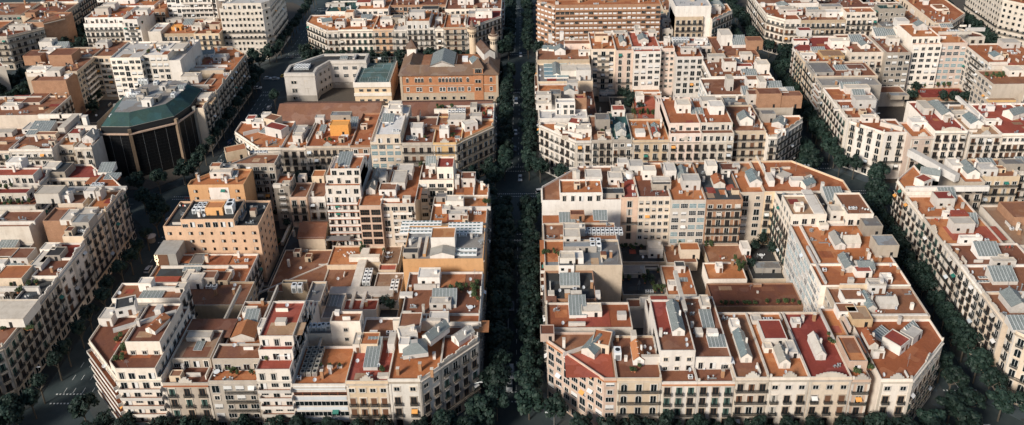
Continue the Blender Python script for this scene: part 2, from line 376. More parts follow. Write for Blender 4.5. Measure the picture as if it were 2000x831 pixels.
def balc_mesh(kind, w):
    w = round(w*2)/2; key = (kind, w)
    if key in _bc: return _bc[key]
    m = MB(); d = .75
    if kind == 'iron':
        m.box(0, d/2+.02, -.16, w, d, .14, MAT['stone'])
        for y in (d-.04,):
            m.box(0, y, .90, w, .1, .1, MAT['iron']); m.box(0, y, .05, w, .07, .07, MAT['iron'])
            n = max(2, int(w/.16))
            for i in range(n+1): m.box(-w/2+.03+(w-.06)*i/n, y, 0, .06, .05, .95, MAT['iron'])
        for s in (-1, 1):
            m.box(s*(w/2-.03), d/2, .92, .06, d, .06, MAT['iron'])
            for i in range(4): m.box(s*(w/2-.03), .1+i*.17, 0, .035, .035, .95, MAT['iron'])
        for s in (-1, 1): m.box(s*(w/2-.3), d*.35, -.42, .14, .5, .26, MAT['stone'])
    elif kind in ('white', 'curv', 'brick', 'tile'):
        mt = {'white': MAT['hut'], 'curv': MAT['hut'], 'brick': WALL['b'], 'tile': MAT['hut']}[kind]; d = 1.3 if kind != 'brick' else 1.0
        m.box(0, d/2+.02, -.18, w, d, .18, mt, top=MAT['terrf']); m.box(0, d, 0, w, .12, .95 if kind != 'tile' else .75, mt, top=MAT['cap'])
        for s in (-1, 1): m.box(s*(w/2-.06), d/2-.03, 0, .12, d-.12, .95, mt)
        if kind == 'tile': m.box(0, d+.08, -.3, w, .14, .2, MAT['terrf'])
    _bc[key] = m.mesh('balcony'); return _bc[key]
# ================================================================= buildings
DATA = [
('B','S','p','n',(10, 28.4, 10, 28.3),22.4,'mod',[],[('patch_r', 21.2, 11.1, 13, 9, 0.1, 0, 21.6), ('gab', 21.2, 19, 5, 8, 3.2, -35, 21.6), ('box_t', 24.7, 20.4, 5, 6, 3, -15, 21.6), ('box_p', 10, 25.1, 4, 4, 2.6, 0, 21.6), ('chimw', 14.6, 22.3, 0.8, 0.8, 3, 0, 21.6), ('wallx', 17.5, 20.5, 7, 0.4, 1.2, 25, 21.6), ('tankg', 28.1, 24.9, 3, 3, 2, 0, 21.6)],{'trim': 'o'}),
('B','S','c','n',(28.4, 40.6, 10, 26.7),22.4,'cls',[],[('gab', 35, 15.6, 3.6, 8, 3.2, 0, 21.6), ('hut', 38.2, 15.8, 5, 1, 2.8, 0, 21.6), ('cab', 29.4, 16.8, 2.4, 3.5, 3, 0, 21.6), ('box_w', 34.7, 24, 1.5, 2.5, 3, 0, 21.6), ('plants', 35, 12.9, 5, 2, 1, 0, 21.6), ('box_w', 40.7, 20.3, 0.6, 5, 1.6, 0, 21.6), ('dishes', 38.9, 20.3, 4, 3, 1, 0, 21.6)],{}),
('B','S','w','n',(40.6, 50.3, 10, 44.5),21,'cls',[(40.6, 50.3, 15.9, 27.7, 24.3, 'n'), (40.6, 50.3, 14.9, 36.3, 27.4, 'n')],[('gab', 46.7, 21.5, 4, 14, 3.2, 0, 26.6), ('box_w', 50.3, 31.5, 1.2, 18, 1.2, 0, 26.6), ('table', 44.8, 15.4, 2, 2, 0.8, 0, 20.2), ('patch_r', 43.6, 22.7, 5, 16, 0.1, 0, 26.6), ('chimr', 48.4, 34.3, 1, 1, 2, 0, 26.6)],{'trim': 'o'}),
('B','S','w','n',(50.3, 60.4, 10, 45.7),21,'cls',[(50.3, 60.4, 15.3, 41, 24.6, 'n')],[('sky', 57.6, 19.8, 5, 4.5, 1, 0, 23.8), ('sky', 56.6, 27.7, 3.4, 8, 1.4, 0, 23.8), ('hut', 57.2, 34.8, 2.6, 5, 2.2, 0, 23.8), ('box_w', 56.9, 23.5, 3, 2, 2, 0, 23.8), ('awn_w', 59.4, 15.3, 4, 2.5, 2.4, 0, 20.2), ('table', 53.2, 15.4, 2, 2, 0.8, 0, 20.2)],{'trim': 'y'}),
('B','S','c','n',(60.4, 69.5, 10, 36.4),22.4,'cls',[],[('gab', 64.8, 16.3, 3.6, 12, 3.4, 0, 21.6), ('hut', 64.6, 28, 2.6, 4, 2.2, 0, 21.6), ('patch_n', 64.7, 14.2, 8, 12, 0.1, 0, 21.6)],{'ped': 1}),
('B','S','w','t',(69.5, 80.4, 10, 36.4),22.4,'cls',[],[('box_r', 74.5, 22.7, 6.5, 8, 2.6, 0, 21.6), ('gab', 74.7, 14.1, 3.6, 6, 3.4, 0, 21.6), ('wally', 79.8, 18, 0.5, 10, 1.4, 0, 21.6), ('box_w', 72.6, 25.2, 2.4, 3, 1.5, 0, 21.6), ('patch_r', 78.5, 20, 3, 6, 0.1, 0, 21.6), ('box_w', 78.2, 18, 2.5, 5, 2, 0, 21.6)],{'ped': 1}),
('B','S','c','r',(80.4, 91.7, 10, 36.4),22.4,'cls',[],[('gab', 85.6, 17.2, 3.2, 9, 3.4, 0, 21.6), ('wally', 91.6, 23.6, 0.5, 14, 1.2, 0, 21.6), ('plants', 91.1, 19.9, 1.5, 8, 1, 0, 21.6)],{'ped': 2, 'shut': 'd'}),
('B','S','p','t',(91.7, 96.9, 10, 38.9),21.5,'cls',[(91.7, 96.9, 13.5, 23.7, 24.6, 't')],[('plants', 96.1, 12.1, 7, 5, 1.6, 0, 20.7), ('gab', 100.4, 18.9, 3, 7, 2.6, 0, 23.8), ('patch_n', 95.6, 17.5, 5, 6, 0.1, 0, 23.8), ('box_w', 95.2, 17.9, 4, 1.5, 2, 0, 20.7), ('wally', 98, 29.2, 0.5, 10, 2, 0, 20.7), ('box_y', 102.1, 31.3, 6, 6, 2.8, 0, 20.7), ('hut_n', 99.2, 34.7, 7, 4, 2.8, 0, 20.7)],{'arch': 1}),
('B','S','w','t',(99.5, 123, 10, 33.9),21.6,'cls',[],[('hutr', 110.3, 21.1, 5.5, 5.5, 3, 38, 20.8), ('box_w', 115.5, 25.1, 5, 4, 2.6, 38, 20.8), ('sky', 108.5, 25.2, 5, 5, 1.4, 38, 20.8), ('sky', 116.2, 26.8, 5, 3, 3.2, 38, 20.8), ('wallx', 110.3, 34, 24, 0.8, 2, 0, 20.8)],{}),
('B','E','c','n',(96.9, 123, 33.9, 47.7),22.6,'cls',[],[('gabx', 112.4, 38, 9, 4, 3, 0, 21.8), ('gab', 106.7, 36.3, 3.6, 8, 3, 0, 21.8), ('hut_n', 102.5, 38.8, 9, 5, 2.8, 0, 21.8), ('hut', 111.6, 45.1, 6, 3, 3.4, 0, 21.8), ('wallx', 105.2, 46.4, 9, 0.6, 2.5, 0, 21.8)],{}),
('B','E','w','t',(95.4, 123, 47.7, 58.7),23,'cls',[],[('gabx', 111.9, 54.4, 8, 4.5, 3.2, 0, 22.2), ('gab', 106.9, 55, 4, 8, 3, 0, 22.2), ('box_r', 110.3, 52.4, 5, 3, 2.2, 0, 22.2), ('wally', 97.4, 49.2, 0.6, 19, 1, 0, 22.2), ('box_w', 105.2, 49.1, 1.6, 1.2, 2, 0, 22.2), ('hut', 111.4, 44.6, 5, 2.5, 3, 0, 22.2)],{'rear': 'gal'}),
('B','E','w','t',(95.4, 123, 58.7, 81.1),23,'cls',[],[('box_g', 121.4, 74.5, 6, 6, 4, 0, 22.2), ('box_g', 121.5, 62.8, 7, 6, 4.5, 0, 22.2), ('gabx', 112.4, 68, 8, 4.5, 3.4, 0, 22.2), ('gab', 108, 67.2, 4, 8, 3, 0, 22.2), ('wally', 98.8, 59.8, 0.6, 35, 1, 0, 22.2), ('box_w', 106.3, 78.3, 3, 2, 2, 0, 22.2), ('hut', 105, 80.2, 4, 2, 2, 0, 22.2), ('pipes', 103.7, 68.9, 3, 4, 1, 0, 22.2)],{'rear': 'gal'}),
('B','E','w','d',(95.4, 123, 81.1, 100.4),24,'cls',[(95.4, 107.4, 80.1, 92.7, 27.5, 'y'), (113.9, 123, 79.4, 93, 28, 'n')],[('wally', 105, 81, 3.5, 15, 0.8, 0, 26.7), ('sky', 115.2, 92.6, 10, 8, 3.4, 0, 23.2), ('hut', 112.4, 82.3, 7, 4, 4, 0, 23.2), ('chimw', 112.5, 100.1, 1, 1, 4, 0, 23.2), ('pipes', 118.2, 97.6, 5, 3, 2, 0, 23.2), ('plants', 100.5, 83.7, 4, 2, 1.5, 0, 23.2)],{}),
('B','N','c','t',(91.7, 123, 100.4, 123),24,'cls',[],[('gabx', 109.5, 103.7, 8, 4, 3, 30, 23.2), ('wallx', 103.3, 110.3, 5, 5, 1.2, 45, 23.2), ('chimw', 97.4, 110.4, 1.2, 1.2, 3.5, 0, 23.2), ('box_w', 95.5, 105, 2, 6, 2.6, 0, 23.2), ('box_w', 105.1, 104.8, 5, 3, 2.5, 0, 23.2), ('sky', 103.5, 110.3, 4, 4, 0.6, 45, 23.2), ('box_w', 108.3, 107.7, 8, 0.8, 2, 30, 23.2)],{}),
('B','N','c','t',(82.8, 91.7, 100.4, 123),23.7,'mod',[],[('gab', 89.7, 105.2, 6, 9, 3.6, 0, 22.9), ('wally', 95.4, 111, 0.8, 16, 1, 0, 22.9)],{}),
('B','N','b','d',(69.5, 82.8, 95.9, 123),23.5,'cls',[],[('gab', 76.2, 105.1, 5, 7, 3, 0, 22.7), ('box_w', 75.2, 114.3, 4, 5, 4, 0, 22.7), ('patch_r', 80.2, 103.6, 3, 4, 0.1, 0, 22.7), ('hut_n', 82.3, 115.3, 9, 5, 1.6, 0, 22.7), ('patch_r', 72.8, 101.6, 3, 4, 0.1, 0, 22.7), ('chimw', 77, 120, 1, 1, 2, 0, 22.7)],{'trim': 'w', 'rear': 'cls'}),
('B','N','w','t',(57, 69.5, 95.9, 123),23.5,'gal',[],[('gab', 63.7, 108.9, 5, 9, 3.6, 0, 22.7), ('hut', 65.5, 103.8, 10, 5, 4, 0, 22.7), ('box_w', 59.1, 111.2, 4, 6, 4, 0, 22.7), ('plants', 60.1, 117.6, 5, 3, 1.5, 0, 22.7)],{}),
('B','N','c','n',(45.2, 57, 98.3, 123),23.5,'grid',[],[('hut', 46.5, 114.8, 6, 5, 4, 0, 22.7), ('hut', 51, 111.3, 5, 4, 4, 0, 22.7), ('patch_t', 55.2, 111.3, 6, 14, 0.1, 0, 22.7), ('box_w', 54.8, 105.8, 7, 4, 2.5, 0, 22.7), ('tank', 43.6, 111.5, 3, 3, 2.4, 0, 22.7), ('box_d', 54.5, 104, 7, 3, 2.4, 0, 22.7)],{}),
('B','N','p','r',(39, 45.2, 98.3, 123),23.3,'cls',[],[('hut', 42, 120.2, 4, 4, 2.5, 0, 22.5), ('gab', 42.2, 112.6, 2.5, 4, 2, 0, 22.5)],{}),
('B','N','w','n',(10, 39, 98.3, 123),22.4,'blank',[(16.5, 32.2, 98.3, 107.9, 25.5, 't')],[('chimw', 22.7, 114.4, 1.4, 1.4, 3.5, 0, 21.6), ('chimw', 24, 113.2, 1.4, 1.4, 3.5, 0, 21.6), ('hut', 29.9, 110.5, 9, 6, 3, 0, 21.6), ('hut', 38, 109.7, 6, 5, 3, 0, 21.6), ('box_d', 35.9, 100.4, 9, 4, 2, 0, 21.6), ('sky', 37.2, 101.4, 6, 3, 2.2, 0, 21.6), ('hut', 39.4, 114.1, 5, 4, 3, 0, 21.6)],{}),
('B','W','c','n',(10, 35.2, 74.9, 85.1),21.5,'mod',[],[('sky', 18.6, 86.1, 7, 4, 2, 0, 20.7), ('box_b', 22.3, 87.3, 5, 3, 2.5, 0, 20.7), ('sky', 30.5, 87.2, 5, 4, 2, 0, 20.7), ('hut', 20.7, 78, 13, 4, 2.6, 0, 20.7), ('acs', 30.6, 77.9, 14, 4, 1.2, 0, 20.7), ('patch_t', 13.9, 85.9, 8, 5, 0.1, 0, 20.7), ('patch_t', 27.1, 85.7, 6, 5, 0.1, 0, 20.7)],{}),
('B','W','c','g',(10, 35.2, 58.7, 72.9),23,'mod',[],[('ac', 27.2, 66.8, 4, 5, 2.5, 0, 22.2), ('patch_t', 13.6, 61.7, 10, 12, 0.1, 0, 22.2), ('plants', 13.7, 64.4, 10, 3, 1.3, 0, 22.2), ('hut', 19.5, 71.2, 7, 5, 3, 0, 22.2), ('box_g', 21.9, 66.6, 11, 3, 2.2, 0, 22.2), ('hut', 18.9, 60.5, 13, 4, 2.2, 0, 22.2), ('box_w', 17.4, 59.5, 5, 3, 3, 0, 22.2)],{}),
('B','W','b','d',(10, 25.6, 44.5, 58.7),21,'mod',[],[('skyh', 17.8, 50.8, 9, 4, 3, 0, 20.2), ('hut_d', 17, 58.1, 5, 5, 3, 0, 20.2), ('dish', 14.4, 47.9, 1, 1, 2, 0, 20.2), ('chimb', 19.4, 44.7, 3, 1.5, 2.4, 0, 20.2), ('chimb', 16.7, 45.4, 1.5, 1.5, 2.2, 0, 20.2), ('box_w', 26.2, 45.3, 1.5, 2, 2, 0, 20.2)],{}),
('B','W','w','t',(10, 35.2, 30.4, 41.8),22,'cls',[],[('skyh', 19.4, 35.5, 5.5, 7, 3.2, 0, 21.2), ('box_w', 23.6, 35.9, 6, 4, 2, 0, 21.2), ('wallx', 18.9, 31.9, 5, 0.6, 1.4, 0, 21.2), ('patch_r', 23.9, 31.9, 10, 7, 0.1, 0, 21.2), ('chimb', 19.3, 41.1, 4, 1.4, 2, 0, 21.2), ('patch_n', 11.8, 40.7, 3, 5, 0.1, 0, 21.2)],{}),
('B','C','w','t',(51.8, 61.9, 66, 82.3),5,'blank',[],[('hut_d', 58.2, 78.4, 3.5, 3, 3, 0, 4.2), ('sky', 58.1, 73.6, 4, 2, 0.6, 0, 4.2), ('plants', 49.8, 68.2, 6, 3, 1.4, 0, 4.2)],{}),
('B','C','c','d',(37, 51.8, 68.4, 85.1),3.2,'blank',[],[('plants', 44.5, 73.8, 14, 8, 2, 0, 2.4), ('wallx', 44.7, 82.4, 20, 0.4, 1.2, 0, 2.4), ('box_g', 42.3, 78.1, 8, 5, 2, 0, 2.4), ('tree', 47.2, 73.8, 3, 3, 3, 0, 2.4)],{}),
('B','C','b','n',(65.8, 95.4, 58.7, 70.8),6,'blank',[],[('plants', 72.3, 59.9, 18, 1.5, 1.2, 0, 5.2), ('chimw', 82.2, 65.8, 0.6, 0.6, 0.6, 0, 5.2), ('plants', 89.1, 59.7, 12, 1.5, 1.6, 0, 5.2)],{}),
('B','C','w','t',(66.8, 80.4, 72.9, 82.3),6,'blank',[],[('plants', 80.1, 76.9, 3, 8, 2.2, 0, 5.2)],{}),
('B','C','c','n',(54.6, 65.8, 85.1, 95.9),4,'blank',[],[('box_t', 63.4, 88, 7, 4.5, 4, 0, 3.2), ('plants', 61.7, 93.3, 5, 3, 2.5, 0, 3.2), ('chimw', 58.4, 90.2, 0.5, 0.5, 2, 0, 3.2)],{}),
('B','C','c','d',(39, 54.6, 87.6, 98.3),2.5,'blank',[],[('hut', 51.4, 90.5, 6, 5, 4.5, 0, 1.7), ('box_w', 47.9, 92.4, 4, 1.5, 1.5, 0, 1.7), ('plants', 43.5, 95.6, 8, 5, 1.5, 0, 1.7), ('tree', 44.9, 98.8, 3, 3, 4, 0, 1.7), ('box_g', 54.5, 92.3, 2, 4, 2, 0, 1.7)],{}),
('B','C','c','n',(69.5, 83.7, 85.1, 95.9),4,'blank',[],[('patch_r', 78.9, 88.4, 14, 6, 0.1, 0, 3.2), ('box_w', 84.3, 89.9, 3, 5, 3, 0, 3.2), ('plants', 71.5, 93.2, 3, 5, 3, 0, 3.2)],{}),
('B','C','c','d',(83.7, 95.4, 77.4, 98.3),2.5,'blank',[],[('tree', 88.3, 91.9, 4, 4, 6, 0, 1.7), ('tree', 92.4, 95.6, 4, 4, 6, 0, 1.7), ('tree', 94.4, 90.3, 4, 4, 6, 0, 1.7), ('box_g', 90.2, 81.3, 9, 4, 2.2, 0, 1.7), ('tree', 84.7, 82.9, 3, 3, 4, 0, 1.7), ('table', 90.3, 90.3, 2, 2, 0.8, 0, 1.7)],{}),
('B','C','w','n',(37, 43.6, 55.1, 59.4),9,'blank',[],[('box_w', 42.6, 54.8, 3, 3, 2.5, 0, 8.2)],{}),
('A','S','w','n',(-123, -95.8, 10, 35.6),23.4,'modt',[(-110.8, -96.8, 10, 35.4, 26.6, 'n'), (-107.1, -97.2, 16, 32.2, 30.5, 'n')],[('hut_d', -111.5, 27.5, 6, 5, 3, 20, 29.8), ('gab', -101.5, 20.1, 4, 6, 2.4, -20, 29.8), ('wallx', -104.7, 24.4, 17, 1.2, 0.8, 28, 29.8), ('plants', -115.2, 20.4, 1.5, 9, 1.4, 0, 22.6), ('plants', -108.6, 13.7, 3, 6, 1.2, 0, 25.8), ('plants', -105.3, 13.2, 8, 1.5, 1.2, 0, 22.6), ('hut', -120.9, 31.5, 4, 5, 2.8, 0, 22.6), ('patch_t', -104.8, 14.8, 9, 2.5, 0.1, 0, 25.8)],{}),
('A','S','c','n',(-95.8, -83.2, 10, 30.8),21.4,'cls',[(-95.6, -84.4, 16.5, 28.1, 24, 'y')],[('box_w', -90.5, 24.1, 7, 3, 1.4, 0, 23.2), ('patch_n', -89.5, 17.9, 7, 4, 0.1, 0, 23.2), ('skyh', -89.6, 20.4, 2.4, 5, 0.5, 0, 23.2), ('patch_n', -90.1, 25.8, 16, 8, 0.1, 0, 23.2)],{'trim': 'r'}),
('A','S','g','t',(-83.2, -69.7, 10, 43.3),22,'modc',[(-83.2, -69.7, 14.6, 20.8, 25.5, 'n')],[('plants', -81, 13.3, 5, 2, 1.6, 0, 21.2), ('plants', -75.1, 12.7, 8, 2, 1.4, 0, 21.2), ('table', -82, 12.7, 2, 2, 0.8, 0, 21.2), ('gabt', -78.7, 26.2, 7, 6, 3, 0, 21.2), ('sky', -78.3, 31.2, 4, 7, 3, 0, 21.2), ('wally', -86.6, 30.2, 0.5, 20, 1.6, 0, 21.2), ('wally', -74.7, 30.1, 0.5, 20, 1.6, 0, 21.2), ('box_w', -79.8, 36.4, 4, 3, 2, 0, 21.2)],{}),
('A','S','w','r',(-69.7, -60.1, 10, 42.1),22.8,'modt',[(-69.7, -60.1, 10, 38.7, 26, 'r'), (-69.7, -60.1, 14.2, 35, 29, 'r'), (-69.7, -60.1, 16.3, 31.1, 32, 'r')],[('awn_w', -62.8, 11.2, 4, 2.5, 2.3, 0, 22), ('plants', -69.8, 11.8, 2, 2, 2.5, 0, 22), ('plants', -67.8, 14, 4, 2, 1.6, 0, 25.2), ('awn_w', -62.7, 14, 3.5, 2, 2, 0, 25.2), ('patch_y', -63, 17.6, 10, 5, 0.1, 0, 31.2), ('box_w', -65, 21.3, 3, 2, 1.4, 0, 31.2), ('hut', -69.1, 21, 5, 4, 2.6, 0, 28.2)],{}),
('A','S','w','t',(-60.1, -45.5, 10, 24.8),20.8,'strip',[],[('acd', -56.5, 13.2, 5, 11, 1.6, 0, 20), ('potw', -53.9, 16.5, 1, 1, 0.8, 0, 20), ('potw', -51.3, 16.5, 1, 1, 0.8, 0, 20), ('potw', -48.6, 16.5, 1, 1, 0.8, 0, 20), ('wally', -56.2, 17.7, 0.6, 12, 0.8, 0, 20)],{}),
('A','S','c','r',(-45.5, -33.8, 10, 27),21.8,'cls',[],[('skyh', -39.4, 14.8, 4, 10, 3.2, 0, 21), ('box_t', -40.8, 21.6, 5, 5, 3, 0, 21), ('hut', -44.5, 21.6, 2, 5, 3, 0, 21), ('box_w', -34.5, 21.5, 2, 5, 3.4, 0, 21), ('dish', -43.5, 17, 0.9, 0.9, 1, 0, 21), ('dish', -37.3, 15.2, 0.9, 0.9, 1, 0, 21), ('box_w', -35.5, 11.5, 3, 1.5, 1, 0, 21), ('plants', -36.3, 14, 3, 2, 1.2, 0, 21)],{'ped': 1}),
('A','S','m','t',(-33.8, -19.9, 10, 30.8),22.4,'cls',[],[('skyp', -26.7, 15.8, 7, 6, 3.4, 10, 24.4), ('gab', -24.3, 21.4, 4, 9, 3.4, -40, 24.4), ('box_w', -30.1, 17.8, 3, 3, 3, 0, 24.4), ('hut', -29.1, 21.4, 5, 4, 3, 20, 24.4), ('pipes', -29, 14.8, 4, 2, 1.5, 0, 24.4), ('hut_n', -29.7, 26.1, 9, 6, 2, 0, 24.4)],{'mans': 3.2}),
('A','S','g','t',(-19.9, -10, 10, 27),22.6,'cls',[],[('gab', -16.5, 24.2, 4, 6, 3, -45, 21.8), ('box_w', -13.4, 26.1, 3, 2, 2, 0, 21.8), ('patch_n', -19.5, 25.7, 8, 6, 0.1, 0, 21.8), ('antl', -22.1, 26.8, 3, 1, 5, 0, 21.8)],{'wave': 1}),
('A','E','w','t',(-32.7, -10, 30.8, 36.9),22.2,'cls',[],[('wallx', -28.1, 29.9, 14, 1, 4, 0, 21.4), ('hut', -21.8, 31.6, 7, 3, 3.4, 0, 21.4), ('patch_o', -14.1, 29.4, 14, 5, 0.1, 0, 21.4), ('wallx', -15.4, 31.6, 12, 0.6, 1.6, 0, 21.4), ('hut_n', -28.3, 31.7, 6, 3, 2, 0, 21.4), ('antl', -22.2, 26.2, 1, 1, 6, 0, 21.4)],{}),
('A','E','w','n',(-33.8, -10, 36.9, 57.2),22,'cls',[],[('skyh', -21.2, 40.5, 13, 5, 3.6, 0, 21.2), ('hut', -22.2, 39.6, 10, 3, 2.4, 0, 21.2), ('plants', -15.7, 47, 8, 3, 2, 0, 21.2), ('plants', -11.5, 43.3, 2, 9, 1.4, 0, 21.2), ('table', -13.2, 45.7, 2, 2, 0.8, 0, 21.2), ('hut', -26.8, 50.8, 11, 5, 3.4, 0, 21.2), ('patch_t', -20, 50.7, 9, 6, 0.1, 0, 21.2), ('wallx', -27.9, 49.1, 7, 0.6, 2, 0, 21.2), ('box_w', -33.4, 45.2, 4, 2, 1, 0, 21.2), ('table', -13.1, 39, 2, 2, 0.8, 0, 21.2)],{}),
('A','E','o','g',(-36.5, -10, 61.3, 80.3),24,'strip2',[],[('box_t2', -23.6, 66.9, 8, 6, 5, 0, 23.2), ('gabt2', -23.5, 61.9, 8, 4, 4, 0, 23.2), ('lou', -32.5, 75.8, 14, 8, 0.9, 0, 23.2), ('lou', -17, 75.6, 12, 7, 0.9, 0, 23.2), ('wally', -29.6, 63.6, 1, 10, 1.2, 0, 23.2), ('wally', -31.9, 63.1, 1, 10, 1.2, 0, 23.2), ('lou', -15.8, 62.6, 7, 5, 1.2, 0, 23.2), ('box_d', -34, 62.8, 5, 3, 2, 0, 23.2), ('pipes', -10.6, 66.7, 2, 10, 2, 0, 23.2)],{}),
('A','E','c','t',(-30.1, -10, 83.8, 101.5),22.4,'cls',[],[('hut', -21.9, 93.8, 10, 4, 3.6, 0, 21.6), ('wallx', -16.8, 93.1, 16, 0.5, 1.6, 0, 21.6), ('hut', -20.2, 87.3, 10, 2.6, 2.4, 0, 21.6), ('patch_r', -21.1, 87.3, 6, 4, 0.1, 0, 21.6), ('plants', -11.4, 97.1, 4, 3, 1.4, 0, 21.6), ('box_w', -24.7, 91.2, 3, 3, 2, 0, 21.6), ('box_g', -27.2, 99, 4, 3, 2, 0, 21.6)],{}),
('A','N','w','t',(-23.4, -10, 101.5, 123),22.8,'cls',[],[('hut_n', -17.8, 108.5, 6, 5, 3.6, 0, 22), ('hut', -21.9, 107.1, 1.6, 4, 4, 0, 22), ('chimw', -12.6, 106.3, 1, 1, 3, 0, 22), ('wally', -15.5, 102.4, 0.4, 9, 1.2, 0, 22)],{}),
('A','N','w','n',(-36.5, -23.4, 109, 123),25,'mod',[(-29.8, -23.4, 110.8, 119, 29.5, 'r')],[('box_w', -31.9, 114.9, 2.4, 2.4, 3, 0, 24.2), ('plants', -35.3, 118.8, 5, 4, 1.8, 0, 24.2), ('skyh', -32.9, 118.7, 4, 3, 4, 0, 24.2)],{}),
('A','N','c','t',(-48.6, -36.5, 95.3, 123),23.5,'mod',[],[('hut', -44, 105.7, 6, 9, 3.2, 0, 22.7), ('box_w', -42.6, 113, 6, 7, 3, 0, 22.7), ('hut_n', -47.4, 101.5, 9, 5, 2.6, 0, 22.7), ('patch_t', -39, 99.2, 8, 8, 0.1, 0, 22.7), ('wallx', -45.9, 97.6, 7, 0.5, 1.4, 0, 22.7), ('box_w', -51.9, 117.7, 3, 2, 1.4, 0, 22.7)],{}),
('A','N','p','n',(-56.7, -48.6, 93.3, 119.1),24,'galb',[],[('gab', -53.8, 102.2, 4, 7, 3.2, 0, 23.2), ('gab', -53.3, 110.9, 3.5, 7, 3, 0, 23.2), ('patch_t', -52.6, 94.9, 10, 6, 0.1, 0, 23.2), ('box_w', -50.2, 108.6, 2.6, 5, 3, 0, 23.2), ('wally', -50.7, 103.9, 0.5, 12, 1.5, 0, 23.2)],{}),
('A','N','w','t',(-69.7, -56.7, 99, 123),26,'mod2',[(-69.7, -56.7, 99, 123, 29, 't'), (-69.7, -56.7, 101.3, 115.3, 32, 't'), (-67.9, -56.7, 101.9, 111.7, 34.5, 't')],[('skyh', -63.6, 104.7, 5, 8, 2, 0, 33.7), ('patch_w', -67.2, 103.7, 1, 8, 0.1, 0, 33.7)],{}),
('A','N','g','n',(-123, -94, 119.1, 127.5),27,'mod3',[],[('box_t', -110, 123.5, 8, 5, 4, 25, 26.2), ('pipes', -114.2, 118.8, 6, 3, 1.4, 0, 26.2), ('acs', -102.7, 127, 7, 2, 1.4, 0, 26.2)],{}),
('A','W','o','t',(-123, -101.8, 104.5, 116.2),26.5,'ork',[],[('hut', -112.3, 110.4, 15, 3, 2.6, 0, 25.7), ('box_t', -115.1, 113.1, 4, 3, 3.6, 0, 25.7), ('sky', -109.2, 110, 6, 4, 1.4, 0, 25.7), ('hut', -110, 116.1, 6, 2, 1.4, 0, 25.7)],{'rear': 'tile'}),
('A','W','o','d',(-123, -89.5, 80.3, 96.5),24.6,'hotel',[(-116.5, -97.6, 80.3, 93.1, 27.4, 'd')],[('box_g', -96.7, 84.5, 1, 5, 1, 0, 23.8), ('table', -97.6, 85.1, 1.6, 1.6, 0.8, 0, 23.8), ('box_ot', -105.5, 83.8, 6, 4, 3, 0, 26.7), ('aclg', -100.5, 83.8, 3.5, 4, 3.4, 0, 26.7), ('acs', -111.4, 84.2, 5, 4, 2, 0, 26.7), ('aclg', -101.1, 87.3, 3, 3, 3, 0, 26.7), ('acs', -110.7, 87.5, 5, 3, 1.6, 0, 26.7)],{'rot': 0}),
('A','W','w','t',(-123, -89.5, 60.1, 76.7),15.5,'cls',[],[('patch_t', -115.9, 73, 9, 5, 0.3, 0, 14.7), ('box_g', -109.6, 70.9, 5, 6, 0.8, 0, 14.7), ('patch_t', -103.7, 71.7, 10, 6, 0.3, 0, 14.7), ('wallx', -106.1, 69.4, 30, 0.4, 1.2, 0, 14.7), ('sky', -110.1, 67.5, 8, 3, 1.2, 0, 14.7), ('patch_d', -113.4, 65.4, 16, 7, 0.1, 0, 14.7), ('box_t', -106.2, 72.3, 1, 1, 3, 0, 14.7)],{}),
('A','W','c','n',(-123, -85.8, 48.2, 60.1),16.5,'cls',[],[('box_w', -104.7, 57.3, 5, 4, 3.4, 0, 15.7), ('box_n', -100.9, 58.6, 5, 4, 3.2, 0, 15.7), ('box_w', -108.6, 60, 3, 5, 2, 0, 15.7), ('patch_r', -116.1, 58.7, 8, 5, 0.2, 0, 15.7), ('box_n', -98.1, 59.3, 7, 5, 1.5, 0, 15.7), ('acs', -99.5, 57, 4, 2, 1, 0, 15.7)],{}),
('A','W','w','n',(-123, -101.8, 40.6, 48.2),25.5,'cls',[],[('sky', -111.5, 40.9, 11, 6, 0.6, 0, 24.7), ('wallx', -108.6, 44.8, 10, 0.6, 1.6, 0, 24.7), ('hut', -114.2, 44.9, 4, 3, 3, 0, 24.7), ('box_w', -103.2, 44.2, 3, 3, 1.6, 0, 24.7)],{}),
('A','W','g','g',(-123, -104.8, 35.6, 40.6),24,'cls',[],[],{}),
('A','C','c','n',(-104.8, -85.8, 33.1, 35.6),18,'blank',[],[],{}),
('A','C','w','n',(-53.2, -44.3, 28.5, 33.1),26.5,'wh2',[],[('box_w', -51.8, 31.8, 1.4, 1.4, 1.4, 0, 25.7)],{}),
('A','C','w','g',(-60.1, -53.2, 28.5, 30.8),22,'blank',[],[('acs', -58, 29.9, 6, 3, 1.6, 0, 21.2), ('ac', -55.3, 30.4, 3, 2, 2, 0, 21.2)],{}),
('A','C','w','n',(-44.3, -33.8, 27, 35.6),22,'blank',[],[('chimw', -40.6, 27.6, 2, 1, 1.6, 0, 21.2)],{}),
('A','C','w','g',(-62.7, -56.7, 50.6, 63.1),9,'blank',[],[('sky', -61.9, 57, 7, 7, 0.4, 0, 8.2)],{}),
('A','C','c','g',(-67.7, -62.7, 52.7, 63.1),14,'mod',[],[],{}),
('A','C','c','d',(-79.7, -71.2, 67.2, 69.1),10,'blank',[],[('ac', -73.3, 62.4, 4, 3, 3, 0, 9.2)],{}),
('A','C','c','n',(-85.8, -55.6, 69.1, 93.3),5,'blank',[],[('wallx', -76.1, 78.5, 46, 0.5, 0.7, 38, 4.2), ('wally', -67.3, 72.7, 0.5, 30, 0.6, 0, 4.2), ('wallx', -64.4, 84.3, 14, 0.6, 0.6, 0, 4.2)],{}),
('A','C','c','t',(-67.7, -55.6, 81.7, 93.3),6.5,'blank',[],[('awn_g', -66.4, 94.7, 9, 3, 2.4, 0, 5.7), ('plants', -56.4, 88.3, 1.5, 8, 2, 0, 5.7)],{}),
